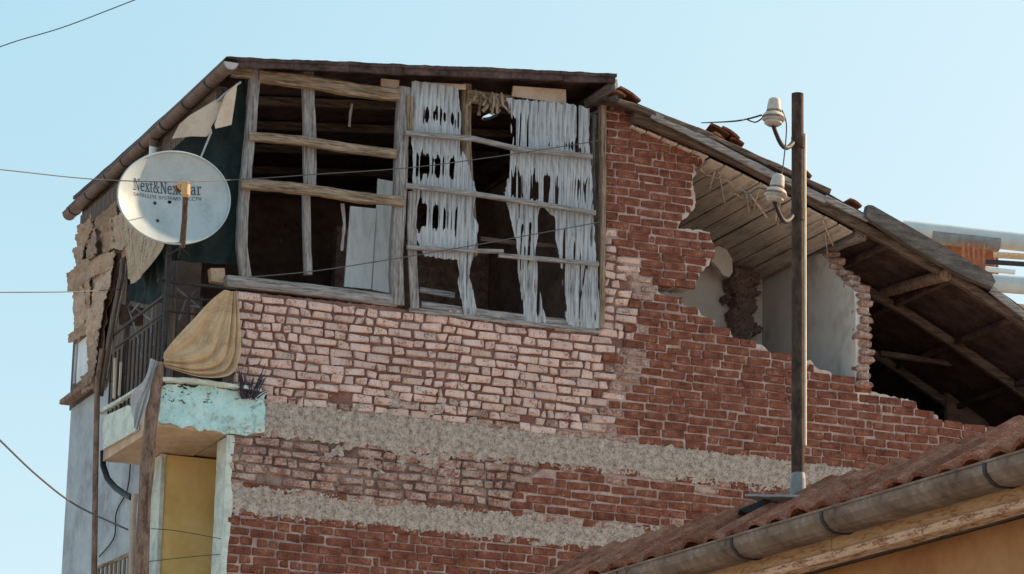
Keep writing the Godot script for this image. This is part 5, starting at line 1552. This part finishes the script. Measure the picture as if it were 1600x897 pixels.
	for k in 90:
		var sx := rng.randf_range(-1, 1)
		var up := rng.randf_range(0.05, 0.25) * (0.35 + 0.65 * absf(sx))
		var p0 := root + Vector3(sx * 0.06, rng.randf_range(-0.04, 0.03), rng.randf_range(-0.02, 0.03))
		var p2 := p0 + Vector3(sx * 0.06 + rng.randf_range(-0.03, 0.03), up, rng.randf_range(0.0, 0.04))
		g.tube([p0, p0.lerp(p2, 0.5) + Vector3(rng.randf_range(-0.015, 0.015), 0.01, 0.01), p2], 0.007, 0.002, 4)
	solo("withered_plant", g, M.purple, "withered dark purple plant clinging to the wall end of the balcony slab", "plant")
	# iron fence of the storey below
	t = thing("lower_railing", "weathered lower balcony railing of upright pickets behind the poles", "railing", Vector3(-0.6, 5.9, -1.5))
	g = Geo.new()
	g.timber([Vector3(-0.500, 6.572, -1.926), Vector3(-0.500, 6.540, -0.953)], 0.03, 0.03, Vector3.UP, 0.2, rng, 4)
	part("top_rail", g, M.tan_z, t)
	for k in 8:
		var pt: Vector3 = Vector3(-0.500, 6.566, -1.887).lerp(Vector3(-0.500, 6.535, -0.988), k / 7.0)
		g = Geo.new()
		g.timber([pt, pt - Vector3(0, 0.9, 0)], 0.03, 0.02, Vector3.BACK, 0.1, rng, 3)
		part("picket", g, M.tan_y, t)

func wire(pts: Array, r: float, m: Material, label: String) -> void:
	var out := []
	for i in pts.size() - 1:
		for k in 8:
			out.append(pts[i].cubic_interpolate(pts[i + 1], pts[maxi(i - 1, 0)], pts[mini(i + 2, pts.size() - 1)], k / 8.0))
	out.append(pts[-1])
	var g := Geo.new()
	g.tube(out, r * 0.75, r * 0.75, 6)
	solo("cable", g, m, label, "cable")

func build_cables() -> void:
	wire([Vector3(-4.109, 8.528, 3.128), Vector3(-3.537, 8.811, 3.440), Vector3(-2.965, 9.089, 3.751), Vector3(-2.579, 9.231, 3.948), Vector3(-2.146, 9.426, 4.179), Vector3(-1.698, 9.629, 4.419), Vector3(-1.239, 9.845, 4.666)], 0.005, M.palecable, "high cable crossing open sky above the gutter eave")
	wire([Vector3(-4.088, 8.359, 3.089), Vector3(-3.275, 8.605, 2.374), Vector3(-2.410, 8.835, 1.676), Vector3(-1.517, 9.060, 0.988), Vector3(-0.829, 9.167, 0.852), Vector3(-0.008, 9.489, 0.120), Vector3(0.617, 9.617, 0.120), Vector3(1.394, 9.777, 0.120), Vector3(2.187, 9.986, 0.120), Vector3(3.087, 10.245, 0.120)], 0.006, M.palecable, "cable running across the satellite dish and the window frame")
	wire([Vector3(-4.155, 7.179, 3.849), Vector3(-3.370, 7.446, 3.128), Vector3(-2.534, 7.712, 2.428), Vector3(-1.823, 7.974, 1.676), Vector3(-0.600, 8.820, -1.295)], 0.006, M.palecable, "level cable reaching the leaning plank at the scrap boards")
	wire([Vector3(-3.754, 7.068, 3.981), Vector3(-3.100, 6.894, 3.085), Vector3(-2.410, 6.695, 2.196), Vector3(-1.879, 6.646, 1.283), Vector3(-1.333, 6.633, 0.387), Vector3(-0.806, 6.557, 0.000)], 0.010, M.palecable, "sagging cable that ends at the pale plastic pipe")
	wire([Vector3(0.061, 8.686, 0.090), Vector3(0.590, 8.800, 0.090), Vector3(1.206, 8.966, 0.100), Vector3(1.968, 9.186, 0.110), Vector3(2.711, 9.413, 0.110), Vector3(3.128, 9.542, 0.100)], 0.006, M.palecable, "slack cable strung over the window from sill corner to brick wall")
	wire([Vector3(-0.643, 6.569, 0.080), Vector3(-0.407, 6.574, 0.060), Vector3(-0.060, 6.547, 0.050)], 0.004, M.cable, "short cable in front of the yellow wall, the upper of two")
	wire([Vector3(-0.742, 6.287, 0.080), Vector3(-0.396, 6.362, 0.060), Vector3(-0.054, 6.425, 0.050)], 0.004, M.cable, "short cable in front of the yellow wall, the lower of two")
	wire([Vector3(-0.270, 7.673, -1.913), Vector3(-0.270, 7.292, -1.937), Vector3(-0.270, 7.125, -2.248), Vector3(-0.270, 6.910, -2.284), Vector3(-0.270, 6.812, -2.713)], 0.008, M.cable, "loose dark cable looping down the blue grey side wall")
	wire([Vector3(-0.782, 6.900, 11.016), Vector3(-0.778, 6.927, 10.846), Vector3(-0.401, 7.238, 9.860), Vector3(4.010, 10.513, 0.200)], 0.006, M.cable, "twisted cable from the upper insulator to the tiled verge")
	wire([Vector3(-0.775, 6.887, 11.015), Vector3(-0.782, 6.882, 10.944), Vector3(-0.784, 6.926, 10.844)], 0.005, M.cable, "small loop of cable at the upper insulator")
	wire([Vector3(-0.690, 6.927, 11.061), Vector3(-0.652, 6.862, 11.036), Vector3(-0.652, 6.715, 11.017), Vector3(-0.670, 6.566, 11.013)], 0.005, M.palecable, "pale jumper cable linking the two insulators on the pole")
	wire([Vector3(-0.734, 6.521, 10.997), Vector3(-0.773, 6.532, 10.961), Vector3(-0.727, 6.561, 10.765), Vector3(-0.638, 6.663, 10.495)], 0.006, M.palecable, "frayed pale cable end tied to the lower insulator")
